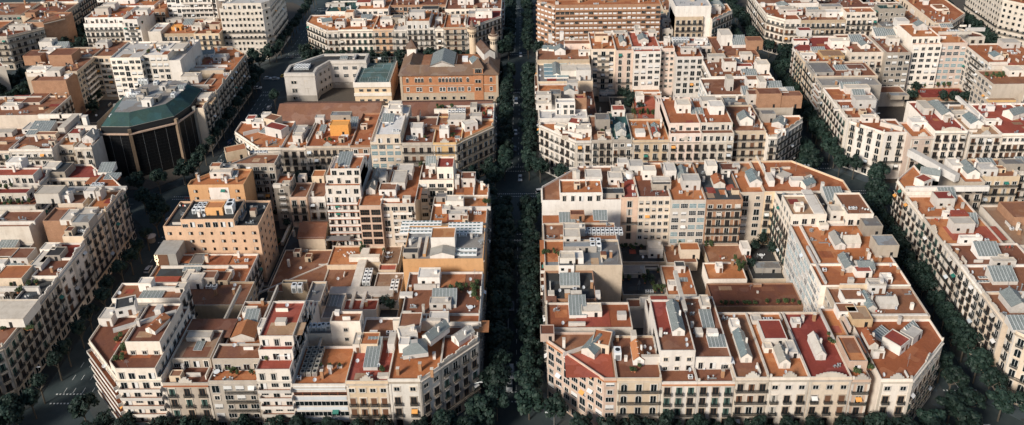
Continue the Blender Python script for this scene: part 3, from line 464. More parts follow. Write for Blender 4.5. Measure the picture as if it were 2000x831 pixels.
('A','C','c','t',(-55.6, -48.6, 83.8, 93.3),6,'blank',[],[('plants', -57.4, 90.5, 1.4, 8, 2, 0, 5.2), ('box_w', -56, 92.1, 1.5, 1.5, 2, 0, 5.2)],{}),
('A','C','c','y',(-48.6, -42.3, 83.8, 95.3),5,'blank',[],[('plants', -49.3, 90.2, 1, 8, 2, 0, 4.2), ('table', -47, 90.2, 1.6, 1.6, 0.8, 0, 4.2), ('table', -46.9, 87.7, 1.6, 1.6, 0.8, 0, 4.2), ('plants', -44.4, 91.7, 1, 7, 2, 0, 4.2)],{}),
('A','C','c','r',(-48.6, -42.3, 78, 81.7),7,'blank',[],[],{}),
('A','C','w','y',(-48.6, -39, 61.3, 76.7),7,'blank',[],[('wally', -55, 66.8, 3, 24, 1.2, 0, 6.2), ('wallx', -54.5, 83.9, 11, 2, 2, 0, 6.2), ('ac', -51.5, 70, 3, 8, 2, 0, 6.2), ('ac', -41.3, 65.8, 3, 6, 2, 0, 6.2), ('wallx', -52.2, 64.1, 22, 4, 1.6, 0, 6.2)],{}),
('A','C','w','r',(-56.7, -45.5, 55.7, 61.3),8,'blank',[],[('wally', -54.3, 56.9, 1, 8, 1, 0, 7.2), ('wally', -50.7, 56.9, 1, 8, 1, 0, 7.2)],{}),
('A','C','c','d',(-45.5, -39, 55.7, 61.3),4,'blank',[],[('tree', -42.1, 59, 4, 4, 5, 0, 3.2), ('tree', -44.5, 60.8, 3, 3, 4, 0, 3.2), ('plants', -42.7, 62.9, 6, 2, 2, 0, 3.2)],{}),
('A','C','c','n',(-81.1, -71.2, 95.3, 106.1),9,'shed',[],[],{}),
('A','C','p','n',(-87.8, -81.1, 112, 123),16,'cls',[],[('box_w', -85.7, 123.7, 3, 3, 2.6, 0, 15.2)],{}),
('A','C','w','n',(-81.1, -74.4, 113.7, 127.5),15,'cls',[],[('box_t', -79.6, 125.2, 5, 5, 3, 0, 14.2)],{}),
('A','C','g','t',(-94, -87.8, 113.7, 123),20,'mod',[],[('box_w', -92.6, 113.6, 3, 1.5, 1.4, 0, 19.2), ('box_w', -89.3, 114.3, 3, 2.4, 1.4, 0, 19.2)],{}),
('A','C','g','d',(-96.7, -81.1, 140.8, 147.2),8,'blank',[],[('tree', -89.5, 144.3, 4, 4, 8, 0, 7.2), ('tree', -93.7, 143.5, 4, 4, 8, 0, 7.2), ('tree', -83.5, 142.1, 4, 4, 7, 0, 7.2)],{}),
('A','C','g','d',(-87.8, -81.1, 74.8, 112),2.5,'blank',[],[('tree', -90.3, 110.7, 3, 3, 5, 0, 1.7), ('wally', -89.2, 100.5, 1, 16, 1.6, 0, 1.7), ('plants', -90.8, 94.1, 2, 9, 1.4, 0, 1.7), ('tree', -96.3, 117.9, 3, 3, 5, 0, 1.7)],{}),
('A','C','c','d',(-89.5, -85.8, 52.7, 74.8),3,'blank',[],[('tree', -93.6, 68.6, 3, 3, 5, 0, 2.2), ('box_g', -89.9, 59.3, 2, 6, 2, 0, 2.2), ('plants', -90.6, 64.5, 2, 6, 2, 0, 2.2)],{}),
('E','S','w','t',(-123, -98.6, 143, 167.3),20.8,'cls',[],[('box_r', -104.7, 153.9, 9, 5, 4, -25, 20), ('sky', -110, 156.8, 6, 4, 1, -25, 20), ('hut', -113.9, 162.6, 6, 4, 2.6, 0, 20), ('box_n', -108.7, 162.5, 6, 5, 4, -25, 20), ('box_r', -118.4, 166.2, 4, 4, 2.4, 0, 20), ('wallx', -115.2, 157, 7, 0.6, 1.6, 30, 20), ('hut', -112.6, 170, 4, 3, 2.5, 0, 20)],{}),
('E','S','c','t',(-98.6, -88.3, 143, 160.2),20.6,'cls',[],[('hut', -93.2, 152.2, 5, 7, 3, 0, 19.8), ('box_w', -93, 148.6, 4, 3, 3.4, 0, 19.8), ('wally', -89.2, 148.5, 0.4, 20, 1.6, 0, 19.8)],{'arch': 1}),
('E','S','c','t',(-88.3, -69.5, 143, 167.3),21.3,'cls',[],[('box_or', -75.9, 153.3, 8, 5, 5, 0, 20.5), ('sky', -84.3, 155.3, 2.6, 7, 1.6, 0, 20.5), ('hut', -87, 164.5, 4, 3, 3, 0, 20.5), ('box_g', -78.1, 166.7, 9, 4, 3, 0, 20.5), ('sky', -71.3, 159.8, 3, 7, 3, 0, 20.5), ('plants', -80, 147.9, 5, 2, 1.4, 0, 20.5), ('awn_w', -73.1, 149.1, 3, 2, 2, 0, 20.5)],{'ped': 3}),
('E','S','b','t',(-69.5, -61, 143, 173.4),21.4,'cls',[],[],{'blankE': 1}),
('E','S','c','w',(-61, -48, 143, 177.6),23,'gal2',[(-58.4, -48, 143, 162.4, 26.5, 'w')],[('sky', -55.2, 155, 5, 5, 2, 0, 25.8), ('hut', -54.1, 168.9, 7, 5, 3, 0, 22.2), ('box_w', -54.9, 174.5, 6, 3, 3, 0, 22.2)],{}),
('E','S','g','n',(-48, -34.7, 143, 167.3),22.4,'cls',[],[('hut', -42, 149.2, 5, 5, 4.4, 0, 21.6), ('sky', -44.5, 147, 4, 3, 0.6, 0, 21.6), ('plants', -39, 147.7, 1.4, 4, 1, 0, 21.6), ('box_n', -43.2, 163.8, 1, 6, 3, 0, 21.6)],{'shut': 'd'}),
('E','S','y','t',(-34.7, -23.1, 143, 167.3),22.4,'cls',[],[('hut', -30.4, 148.5, 4, 4, 4, 0, 21.6), ('box_b', -32.3, 155, 12, 1.6, 2, 0, 21.6), ('plants', -26.7, 148.4, 3, 3, 1, 0, 21.6), ('sky', -24.9, 147.4, 2, 2, 0.6, 0, 21.6)],{}),
('E','S','y','t',(-23.1, -10, 143, 163.6),22.6,'cls',[],[('hut', -19.2, 154.3, 7, 4, 3.4, 25, 21.8), ('box_w', -17.5, 159.9, 5, 4, 4, 0, 21.8)],{}),
('E','E','w','n',(-34.7, -16.6, 155.7, 177.6),22.6,'cls',[],[('hut', -25.9, 158.7, 10, 6, 3, 0, 21.8), ('wallx', -31.9, 171.1, 10, 1, 2, 0, 21.8), ('acs', -26.7, 169.5, 8, 4, 1.8, 0, 21.8), ('box_w', -19.2, 170.8, 3, 5, 3, 0, 21.8), ('plants', -32.2, 174.7, 8, 3, 1.4, 0, 21.8)],{}),
('E','E','c','r',(-16.6, -10, 163.6, 177.6),22.8,'cls',[],[('plants', -13.4, 168.3, 3, 3, 1.4, 0, 22), ('hut', -11.8, 168.2, 2, 2, 2, 0, 22), ('wallx', -14.9, 176.5, 12, 1, 1.4, 0, 22)],{}),
('F','S','w','t',(10, 31.5, 143, 160.1),22.6,'cls',[],[('box_w', 18.6, 154.4, 5, 3, 1.6, -25, 21.8), ('box_w', 23.7, 147.8, 9, 1, 2, -25, 21.8), ('hutr', 24.4, 152.4, 5, 5, 4, -20, 21.8), ('hut', 28.5, 147.7, 8, 5, 3.6, 0, 21.8)],{}),
('F','S','g','n',(31.5, 40.1, 143, 165.9),22.8,'cls',[],[('box_g', 36.9, 153.1, 6, 6, 5, 0, 22), ('hut', 38.8, 148.1, 2, 2, 2, 0, 22), ('plants', 35.5, 149.5, 4, 2, 1.4, 0, 22), ('antl', 36.8, 165.1, 2, 1, 5, 0, 22)],{'arch': 1}),
('F','S','g','k',(40.1, 48.4, 143, 168.9),23,'cls',[],[('gab', 44.1, 147.6, 5, 7, 3.6, 0, 22.2), ('hutr', 44.9, 165.5, 6, 5, 3, 0, 22.2)],{'ped': 1}),
('F','S','c','t',(48.4, 63.8, 143, 162.3),22.6,'cls',[],[('wallx', 52.3, 147.2, 4, 4, 2, 0, 21.8), ('gab', 59.1, 147.1, 3.4, 10, 2.6, 0, 21.8), ('wally', 56.7, 145.3, 0.6, 14, 1, 0, 21.8), ('patch_r', 58.8, 148, 3, 4, 2.4, 0, 21.8)],{}),
('F','S','p','n',(63.8, 76.9, 143, 183.9),22.4,'cls',[(63.8, 76.9, 143, 177.6, 25.5, 'n'), (63.8, 76.9, 146.5, 171.4, 28.5, 't')],[('hut', 71.6, 157, 7, 6, 4, 0, 27.7), ('sky', 77.3, 155.9, 6, 4, 1.4, 0, 27.7), ('plants', 71.6, 149.6, 11, 1.6, 1.4, 0, 24.7), ('plants', 69.4, 155.7, 8, 1.6, 1.4, 0, 24.7)],{}),
('F','S','w','n',(76.9, 90.3, 143, 183.9),22.4,'cls',[(76.9, 90.3, 143, 177.2, 25.5, 'n'), (76.9, 90.3, 146.7, 171, 28.5, 't')],[('hut', 83.4, 161.6, 8, 5, 3.4, 0, 27.7), ('box_w', 85.4, 155.2, 6, 6, 4, 0, 27.7), ('plants', 88.5, 148.3, 8, 1.6, 1.4, 0, 24.7), ('awn_y', 82.4, 155.4, 5, 2, 2.2, 0, 24.7)],{}),
('F','S','c','n',(90.3, 104.4, 146.5, 171),24.6,'cls',[],[('gab', 97.5, 152.6, 8, 6, 4.4, 0, 23.8), ('box_r', 98.8, 155.4, 6, 3, 3, 0, 23.8)],{'trim': 'o'}),
('F','S','w','t',(104.4, 123, 143, 162.3),23.6,'cls',[],[('gab', 110.7, 152.3, 7, 7, 3, -30, 22.8), ('box_g', 108.1, 157.1, 6, 4, 4, 0, 22.8)],{'wave': 1}),
('F','W','w','w',(10, 31.5, 165.9, 174.6),21.5,'cls',[(17.4, 26.2, 170.6, 174.6, 27, 'w')],[('gab', 24, 180.2, 6, 4, 3, 0, 26.2), ('hut', 12.4, 183.7, 9, 4, 3.6, 0, 20.7), ('hut', 12.3, 175.8, 9, 4, 3, 0, 20.7), ('box_g', 17.9, 185.8, 5, 5, 3, 0, 20.7)],{}),
('F','W','b','r',(26.2, 31.5, 174.6, 178.9),27,'blank',[],[],{}),
('F','W','b','n',(31.5, 36.8, 176.9, 217.2),16,'blank',[],[],{}),
('F','W','w','t',(10, 29, 192.7, 201.3),22,'cls',[],[('hut', 26.3, 195.6, 5, 4, 3.6, 0, 21.2), ('patch_t', 14.7, 196.5, 10, 4, 0.1, 0, 21.2)],{}),
('F','W','c','g',(10, 36.8, 206, 228),21,'mod',[],[('skyf', 19.3, 210.9, 12, 24, 0.8, 0, 20.2), ('box_w', 29, 213.1, 15, 8, 3, 0, 20.2), ('hut', 32.5, 209.3, 9, 4, 5, 0, 20.2)],{}),
('F','N','c','n',(10, 36.8, 228, 256),23,'cls',[],[('gabx', 15.9, 241.6, 10, 5, 2, -15, 22.2), ('gab', 22.1, 235.9, 8, 7, 4, 0, 22.2), ('box_w', 17.5, 253, 2, 2, 5, 0, 22.2), ('box_w', 23.7, 255.7, 2, 2, 5, 0, 22.2), ('box_p', 31.5, 243.2, 14, 5, 3, 0, 22.2), ('hut', 34.6, 234.1, 7, 3, 2.4, 0, 22.2)],{}),
('F','N','c','t',(37.8, 50.2, 231.7, 256),27,'mod4',[],[('box_n', 44, 243.6, 7, 4, 3, 0, 26.2), ('hut', 48.9, 252.2, 6, 3, 1.4, 0, 26.2)],{'shut': 'o'}),
('F','N','p','t',(50.2, 59, 229.5, 256),27,'cls',[],[('gab', 54.6, 237.6, 4, 10, 3, 0, 26.2), ('hut', 54.9, 250.5, 9, 4, 2, 0, 26.2)],{}),
('F','N','w','r',(59, 72.9, 228, 256),27,'mod',[],[('gab', 65.6, 240.8, 7, 8, 3, 0, 26.2), ('wallx', 66.3, 232.4, 16, 0.5, 1.6, 0, 26.2), ('hut', 64.3, 251.7, 3, 8, 3, 0, 26.2), ('box_w', 71.7, 250, 4, 6, 2, 0, 26.2)],{}),
('F','N','p','t',(72.9, 80.3, 231.7, 241.5),27,'grid',[],[('hut', 77.2, 236.9, 3, 3, 4, 0, 26.2)],{}),
('F','N','w','t',(80.3, 93.7, 225.2, 242.9),25,'mod',[],[('hut', 87.2, 230.4, 10, 3, 3, 0, 24.2), ('acs', 90.2, 237.2, 8, 2, 1.2, 0, 24.2)],{}),
('F','N','w','g',(82.5, 101.7, 242.9, 256),23.4,'cls',[],[('acs', 86.7, 249.7, 9, 4, 2, 0, 22.6), ('hut', 96.9, 246.5, 8, 4, 2, 0, 22.6)],{}),
('F','N','b','n',(101.7, 123, 229.5, 256),23.4,'cls',[],[('skyh', 115.6, 241.6, 9, 6, 5, 0, 22.6), ('box_b', 122.8, 238.6, 8, 6, 5, 0, 22.6), ('box_w', 109.4, 244.6, 6, 9, 6, 0, 22.6)],{}),
('F','E','w','n',(93.7, 123, 206, 229.5),22.6,'cls',[],[('hut', 100.5, 225.1, 12, 4, 3, 0, 21.8), ('hut_n', 104.4, 213.5, 7, 5, 5, 0, 21.8), ('box_w', 115.9, 227.2, 6, 4, 3, 0, 21.8), ('gab', 109.3, 218.4, 8, 5, 3, 0, 21.8), ('box_r', 110.9, 214.6, 10, 4, 2, 0, 21.8), ('chimw', 107.3, 221, 1, 1, 4, 0, 21.8), ('box_w', 119.7, 210, 6, 6, 5, 0, 21.8)],{}),
('F','E','w','n',(87.8, 123, 185.1, 204.4),22.8,'cls',[],[('box_w', 99.3, 190.9, 3, 5, 6, 0, 22), ('hut_n', 110.7, 193.9, 6, 5, 4, 0, 22), ('sky', 112.7, 206.7, 9, 5, 2, 0, 22), ('box_w', 114.1, 189.4, 3, 7, 5, 0, 22), ('skyh', 119.9, 188.1, 8, 5, 4, 0, 22)],{'rear': 'gal'}),
('F','E','g','g',(93.7, 123, 171, 183.9),22.8,'cls',[],[('hut_n', 107.4, 176.1, 8, 5, 5, 0, 22), ('box_b', 112.6, 172.3, 10, 6, 7, 0, 22), ('box_b', 122.3, 172.1, 9, 5, 6, 0, 22), ('sky', 105.5, 184.1, 3, 6, 3, 0, 22), ('skyh', 124.2, 182.5, 9, 6, 3, 0, 22), ('box_w', 117.7, 175.8, 8, 5, 6, 0, 22)],{}),
('F','C','b','r',(57.3, 69, 194.7, 220.1),6,'blank',[],[('hut', 61.1, 213, 4, 5, 4, 0, 5.2), ('plants', 60.7, 199.5, 12, 3, 3, 0, 5.2)],{}),
('F','C','g','d',(41.7, 59, 225.2, 229.5),3,'blank',[],[('skyf', 46.3, 229.2, 8, 9, 2, 0, 2.2), ('tree', 52.9, 231.5, 4, 4, 7, 0, 2.2), ('tree', 55.9, 228.9, 4, 4, 7, 0, 2.2)],{}),
('F','C','g','d',(46.7, 57.3, 206, 225.2),3,'blank',[],[('tree', 55.4, 211.2, 5, 5, 9, 0, 2.2), ('tree', 54.9, 220.5, 5, 5, 8, 0, 2.2), ('tree', 58.4, 216.9, 5, 5, 9, 0, 2.2), ('tree', 52.6, 223.5, 4, 4, 7, 0, 2.2), ('tree', 60.6, 207.7, 4, 4, 6, 0, 2.2)],{}),
('F','C','w','t',(59, 72.9, 220.1, 228),6,'blank',[],[('wallx', 66.4, 223.6, 14, 0.5, 1, 0, 5.2)],{}),
('F','C','g','d',(80.3, 97.8, 229.5, 237.7),3,'blank',[],[('tree', 80.4, 233.3, 4, 4, 5, 0, 2.2), ('tree', 95.8, 231.6, 4, 4, 8, 0, 2.2), ('box_t', 78.3, 237.1, 5, 4, 4, 0, 2.2), ('tree', 85.2, 233.1, 3, 3, 4, 0, 2.2)],{}),
('C','N','w','t',(143, 153.8, 99.3, 123),24,'cls',[],[('gabx', 155.3, 108.7, 13, 4, 4, -22, 23.2), ('hutr', 152.2, 103.3, 5, 4, 3, 30, 23.2), ('wallx', 158.2, 100.4, 30, 1, 2, 0, 23.2), ('hut', 167.7, 113.6, 4, 6, 3, 0, 23.2), ('wally', 164.8, 107.4, 2.4, 22, 3, 25, 23.2)],{}),
('C','N','c','t',(166.9, 174.5, 105.6, 123),24,'cls',[],[('gab', 171.7, 109.1, 7, 9, 4, 0, 23.2)],{}),
('C','N','c','n',(176.4, 189.4, 109.4, 123),24,'cls',[],[('sky', 182, 116.4, 8, 7, 1.4, 0, 23.2), ('hut', 178.3, 110.8, 9, 5, 3, 0, 23.2), ('box_g', 189.7, 114.4, 8, 4, 3, 0, 23.2)],{}),
('C','N','w','g',(190.7, 256, 113, 123),24,'cls',[],[('sky', 196.4, 116.1, 8, 6, 2, 0, 23.2)],{}),
('C','W','w','t',(143, 162.7, 85.1, 99.3),22.6,'cls',[],[('hutr', 153.5, 91.5, 9, 5, 4, 0, 21.8), ('sky', 156.9, 96.1, 8, 4, 3.6, 0, 21.8)],{}),
('C','W','w','t',(143, 162.7, 69.1, 85.1),22.8,'cls',[],[('hut', 152.4, 75.9, 12, 4, 4, 0, 22), ('patch_r', 153.7, 81, 5, 3, 4.2, 0, 22), ('hut', 153, 84.7, 9, 1.6, 2.4, 0, 22), ('patch_r', 156.5, 72, 18, 8, 0.1, 0, 22), ('sky', 156.7, 79.4, 5, 3, 4.2, 0, 22)],{}),
('C','W','w','n',(143, 166.9, 57.5, 69.1),23,'cls',[],[('skyh', 154.1, 61.3, 13, 5, 3.6, 0, 22.2), ('hut', 151.5, 68.9, 12, 1.6, 3, 0, 22.2)],{'wave': 1}),
('C','W','w','n',(143, 165, 44.1, 57.5),23,'cls',[],[('skyh', 152.3, 48.4, 13, 5, 3.6, 0, 22.2), ('sky', 147.9, 51.4, 4, 1, 0.3, 0, 22.2), ('sky', 146.1, 49.4, 4, 1, 0.3, 0, 22.2), ('hut', 156.3, 57, 12, 2, 2.4, 0, 22.2), ('pipes', 151.1, 44, 9, 2, 2.6, 0, 22.2)],{'wave': 1}),
('C','W','c','n',(143, 165, 31.4, 44.1),23,'cls',[],[('gab', 149.6, 35.4, 9, 8, 4, 0, 22.2), ('antl', 153, 47.6, 4, 1, 5, 0, 22.2)],{'wave': 1}),
('C','W','c','g',(143, 167.9, 16.2, 28.9),24.5,'cls',[],[('skyh', 145.4, 25.4, 10, 4.5, 2.6, 0, 23.7)],{'bay': 1}),
('C','S','w','n',(143, 189.4, 5.2, 16.2),22.5,'cls',[],[],{}),
('C','C','w','y',(166.9, 256, 69.1, 93.4),22,'blank',[],[('box_b', 178.2, 81.8, 12, 10, 3, 0, 21.2)],{}),
('C','C','w','t',(151.1, 256, 44.1, 64.7),20,'cls',[],[('skyh', 162.3, 56.4, 9, 5, 3, 0, 19.2)],{}),
('D','N','w','t',(-163, -149, 105.6, 123),23,'cls',[],[('patch_t', -161, 112.9, 12, 5, 0.2, 0, 22.2), ('sky', -158.3, 115.9, 7, 4, 1, 0, 22.2), ('acs', -161, 109.9, 5, 3, 1, 0, 22.2), ('sky', -162.2, 119.8, 7, 5, 3, 0, 22.2)],{}),
('D','N','c','r',(-186.7, -163, 123, 133.9),19,'cls',[],[('hut', -187.7, 125.7, 7, 5, 4, 0, 18.2), ('box_d', -183.5, 123.7, 6, 8, 3, 0, 18.2)],{}),
('D','N','w','r',(-262, -186.7, 115.9, 130.4),21,'cls',[(-262, -189, 117, 123, 24, 'r')],[('hut', -202.3, 126.6, 9, 5, 4, 0, 20.2)],{}),
('D','C','w','n',(-199.2, -182.1, 99.7, 115.9),19,'mod',[(-202.8, -186.6, 107.1, 111.6, 22, 'r')],[('plants', -190.8, 103.4, 14, 3, 2, 0, 18.2), ('plants', -197.1, 110.6, 10, 2, 2, 0, 21.2), ('wallx', -189.4, 100.9, 18, 1, 2, 0, 18.2)],{}),
('D','C','g','d',(-195.4, -186.7, 123, 141.6),10,'blank',[],[('box_d', -193.5, 126.6, 7, 6, 4, 0, 9.2), ('wally', -197.8, 130.6, 1, 8, 3, 0, 9.2)],{}),
('D','E','c','t',(-156.4, -149, 92.4, 105.6),24,'cls',[],[('hut', -154.4, 99.3, 1.6, 4, 4, 0, 23.2), ('box_w', -158.9, 101.1, 4, 3, 3, 0, 23.2), ('wallx', -158.7, 106.4, 22, 1.4, 1.2, 0, 23.2)],{'rear': 'cls'}),
('D','E','c','n',(-168.7, -159.3, 96.5, 103.9),24,'mod',[],[('hut', -167.1, 97.7, 5, 3, 3.4, 0, 23.2), ('box_w', -170.4, 102.3, 8, 3, 2, 0, 23.2)],{}),
('D','E','b','n',(-167.3, -159.3, 83.7, 92.4),25,'blank',[],[('box_w', -171.8, 96.3, 9, 6, 4, 0, 24.2)],{}),
('D','E','c','d',(-156.4, -149, 75.6, 91.1),24,'cls',[],[('hut', -154.2, 86.9, 7, 6, 1.4, 0, 23.2), ('box_g', -152, 80.5, 6, 6, 3, 0, 23.2), ('wally', -154.9, 79, 1, 9, 1.4, 0, 23.2), ('hut', -159.1, 83.7, 4, 7, 2, 0, 23.2)],{'rear': 'blank'}),
('D','W','w','n',(-184.2, -170.3, 80.4, 91.1),25,'blank',[],[('wallx', -178.4, 82.6, 18, 0.5, 1.4, 0, 24.2)],{}),
('D','E','w','n',(-157.7, -149, 57.1, 66.8),21.5,'cls',[],[('hut', -158.4, 60.8, 4, 11, 1.6, 0, 20.7), ('box_w', -157.3, 63.5, 2, 9, 1.6, 0, 20.7)],{}),
('D','E','w','r',(-157.7, -149, 66.8, 75.6),21.5,'cls',[],[('hut', -158.8, 69.8, 6, 4, 2, 0, 20.7), ('box_d', -155.2, 66.3, 5, 5, 2, 0, 20.7)],{}),
('D','C','w','n',(-170.3, -159.3, 63.9, 70.2),19,'cls',[],[('hut_n', -167.6, 67, 8, 6, 3, 0, 18.2), ('sky', -169.2, 64.2, 10, 5, 2, 0, 18.2)],{}),
('D','C','w','d',(-182.1, -170.3, 61.8, 80.4),18,'mod',[],[('sky', -178.2, 74.2, 9, 6, 2.5, 0, 17.2), ('box_n', -174, 68.4, 8, 6, 3, 0, 17.2), ('box_w', -175.9, 65.6, 8, 4, 3, 0, 17.2)],{}),
('D','E','g','d',(-157.7, -149, 43.8, 57.1),20.5,'cls',[],[('plants', -158, 50.3, 10, 6, 1.6, 0, 19.7), ('box_t', -163.5, 54.2, 9, 7, 3, 0, 19.7), ('wallx', -160.3, 51.6, 14, 1, 1.4, 0, 19.7)],{}),
('D','S','p','y',(-262, -167.3, 23.6, 40.7),22,'cls',[],[('box_w', -153.4, 33, 14, 9, 3, 0, 21.2)],{}),
('D','S','g','n',(-167.3, -149, 10, 43.8),21,'cls',[],[('plants', -149.1, 31.9, 9, 4, 1.2, 0, 20.2)],{}),
('G','S','w','t',(143, 163.2, 147.1, 159.1),23,'cls',[],[('wallx', 158.2, 151.5, 9, 1, 2, -35, 22.2), ('hut', 151.8, 157.2, 9, 3, 2.4, 0, 22.2)],{'bay': 1, 'arch': 1}),
('G','S','p','t',(163.2, 172.4, 143, 156.1),23,'cls',[],[('hut', 169.9, 151.2, 8, 5, 3, 0, 22.2), ('skyh', 171.7, 153, 5, 4, 3, 0, 22.2)],{}),
('G','S','w','r',(172.4, 185.8, 143, 171),25.5,'cls',[],[('gab', 182.5, 154.1, 7, 12, 4, 0, 24.7), ('skyp', 183.4, 164.7, 6, 5, 3, 0, 24.7), ('hut', 176.5, 159, 4, 8, 3, 0, 24.7)],{'ped': 2, 'blank': 'W'}),
('G','S','w','y',(187.1, 200, 143, 171),23.6,'cls',[],[('gab', 192.9, 149.6, 8, 9, 4, 0, 22.8), ('hut', 191.6, 159, 9, 4, 2, 0, 22.8), ('wally', 198.3, 152.7, 1.4, 26, 1.4, 0, 22.8)],{'ped': 1}),
('G','S','w','r',(200, 218.3, 143, 171),24,'cls',[],[('gabx', 214.7, 157.6, 14, 5, 4, 25, 23.2), ('hut', 201, 151.8, 8, 2, 2, 0, 23.2), ('box_w', 206.4, 164.6, 3, 2, 2.4, 0, 23.2)],{'shut': 'd'}),
('G','S','w','t',(218.3, 256, 143, 171),24,'cls',[],[('gab', 231.7, 153.5, 6, 8, 3, 0, 23.2)],{}),
('G','W','w','t',(143, 157.2, 161.1, 178.7),22.6,'cls',[],[('hut', 155, 171.7, 13, 5, 4, 0, 21.8), ('sky', 155.1, 177.9, 6, 5, 4.2, 0, 21.8), ('wallx', 147.4, 169.4, 14, 1, 1, 0, 21.8), ('pipes', 155, 165.7, 9, 1.4, 1.6, 0, 21.8)],{'bay': 1}),
('G','W','w','t',(143, 163.2, 178.7, 192.3),22.6,'cls',[],[('hut', 157, 186.4, 17, 4, 3, 0, 21.8), ('sky', 154.7, 189.8, 12, 3, 3.2, 0, 21.8)],{}),
('G','W','g','g',(143, 170.7, 193.6, 202.7),23,'curv',[],[],{}),
('G','W','c','n',(143, 172.4, 202.7, 220.2),23.6,'cls',[],[('sky', 158, 210.9, 6, 5, 1, 0, 22.8), ('hut_n', 165.6, 210.7, 12, 6, 0.6, 0, 22.8), ('box_g', 147.3, 205.2, 10, 12, 1.5, 0, 22.8)],{}),
('G','W','c','t',(143, 163.2, 221.7, 235.5),23,'cls',[],[('sky', 154.8, 234.4, 9, 4, 2, 0, 22.2), ('box_y', 159.3, 226.3, 11, 8, 1.6, 0, 22.2), ('hut', 147.1, 226.6, 9, 4, 2, 0, 22.2)],{}),
('G','N','w','r',(143, 169.1, 235.5, 256),23,'cls',[],[('hut', 167.2, 240.2, 14, 5, 4, 0, 22.2), ('box_r', 154.4, 257.3, 7, 5, 3.4, 0, 22.2), ('box_r', 149, 245.8, 8, 4, 2, 0, 22.2)],{}),
('G','N','c','n',(169.1, 185.8, 230.5, 256),24,'cls',[],[('gab', 178.9, 236.7, 6, 5, 3, 0, 23.2), ('sky', 177.5, 243.8, 8, 6, 3, 0, 23.2)],{}),
('G','N','g','n',(185.8, 198.2, 227.3, 251.5),25,'mod',[],[('sky', 191.5, 248, 8, 6, 4, 0, 24.2), ('hut', 193.6, 238, 6, 4, 4, 0, 24.2), ('sky', 196.5, 248.6, 7, 6, 3, 0, 24.2)],{}),
('G','N','w','t',(200, 214.5, 230.5, 256),28,'modg',[(200, 214.5, 233.2, 252, 31, 't')],[('gab', 209.4, 243.8, 8, 5, 4, 0, 30.2), ('plants', 209.5, 235.6, 10, 1.6, 1.4, 0, 27.2), ('box_w', 204.7, 254.7, 6, 6, 4, 0, 27.2)],{}),
('G','N','p','t',(214.5, 228, 231.9, 256),28,'gal3',[],[('wallx', 227.6, 245, 17, 0.8, 1.6, 0, 27.2), ('sky', 228.1, 254.7, 8, 3, 1.4, 0, 27.2), ('acs', 228.2, 247.9, 6, 2, 1, 0, 27.2)],{}),
('G','N','w','n',(236.8, 245, 247.2, 265.1),25,'cls',[],[('wallx', 244.4, 256.6, 10, 1, 2, 0, 24.2)],{}),
('G','E','w','t',(228, 256, 207.3, 235.5),26,'mod',[],[('gab', 235.4, 215.6, 7, 5, 3, 0, 25.2), ('hut', 249.3, 230.3, 12, 6, 3, 0, 25.2), ('wallx', 232.2, 209.5, 9, 0.5, 1.6, 0, 25.2)],{}),
('G','E','c','n',(220.5, 256, 190.6, 207.3),24,'mod',[],[('box_y', 215.8, 173.5, 12, 2, 1, 0, 23.2), ('plants', 226.7, 197.9, 10, 5, 2, 0, 23.2), ('hut', 236.5, 200.6, 10, 6, 3, 0, 23.2)],{}),
('G','C','w','n',(181, 193.8, 216.2, 224.1),8,'blank',[],[('box_g', 188.1, 209.8, 9, 4, 2, 0, 7.2)],{}),
('G','C','b','r',(202.2, 225.9, 216.2, 227.3),5,'blank',[],[('plants', 221.3, 230.2, 30, 2, 2, 0, 4.2)],{}),
('G','C','g','d',(193.8, 198.2, 207.3, 236.3),3,'blank',[],[('tree', 198.5, 216.9, 5, 5, 9, 0, 2.2), ('tree', 203.8, 225.1, 5, 5, 10, 0, 2.2), ('tree', 208.2, 233.6, 5, 5, 9, 0, 2.2)],{}),
('G','C','g','d',(200, 225.9, 211.2, 216.2),3,'blank',[],[('tree', 212.8, 213.6, 5, 5, 6, 0, 2.2), ('tree', 217.8, 213.5, 5, 5, 6, 0, 2.2), ('tree', 222.5, 212.8, 5, 5, 6, 0, 2.2), ('tree', 225.7, 211.6, 5, 5, 6, 0, 2.2)],{}),
('H','E','g','t',(-152.1, -143, 194.3, 217),23,'cls',[],[('hut', -159.3, 204.9, 12, 5, 4, 0, 22.2), ('wallx', -155.1, 198.9, 14, 1, 2, 0, 22.2), ('sky', -163.3, 200.9, 8, 4, 2, 0, 22.2), ('box_n', -152.8, 202.9, 9, 7, 0.4, 0, 22.2)],{}),
('H','E','c','t',(-164.2, -143, 217, 251.9),23,'cls',[],[('gabx', -162.8, 238.9, 12, 5, 3, 15, 22.2), ('hut', -154.2, 233.2, 9, 5, 2, 0, 22.2), ('hut', -171.9, 227.1, 5, 4, 4, 0, 22.2), ('hut', -165.2, 226.9, 5, 4, 4, 0, 22.2), ('wallx', -157.8, 217, 22, 3, 2, 0, 22.2), ('wallx', -156.8, 225.3, 18, 1, 1, 0, 22.2), ('acs', -156.7, 236.6, 8, 3, 1, 0, 22.2)],{}),
('H','E','c','n',(-154.1, -143, 176.9, 192.8),23,'cls',[],[('hut', -147.6, 184.7, 12, 6, 2, 0, 22.2), ('sky', -160.6, 190.5, 12, 3, 2, 0, 22.2), ('box_y', -145.4, 182, 9, 6, 0.6, 0, 22.2), ('hut', -161.6, 196.2, 8, 5, 3, 0, 22.2)],{}),
('H','C','w','w',(-196.9, -182.1, 206.5, 227.6),36,'mod',[],[('sky', -197.1, 218.4, 2, 1, 0.4, 0, 35.2), ('sky', -194, 218.3, 2, 1, 0.4, 0, 35.2)],{'blankE': 1}),
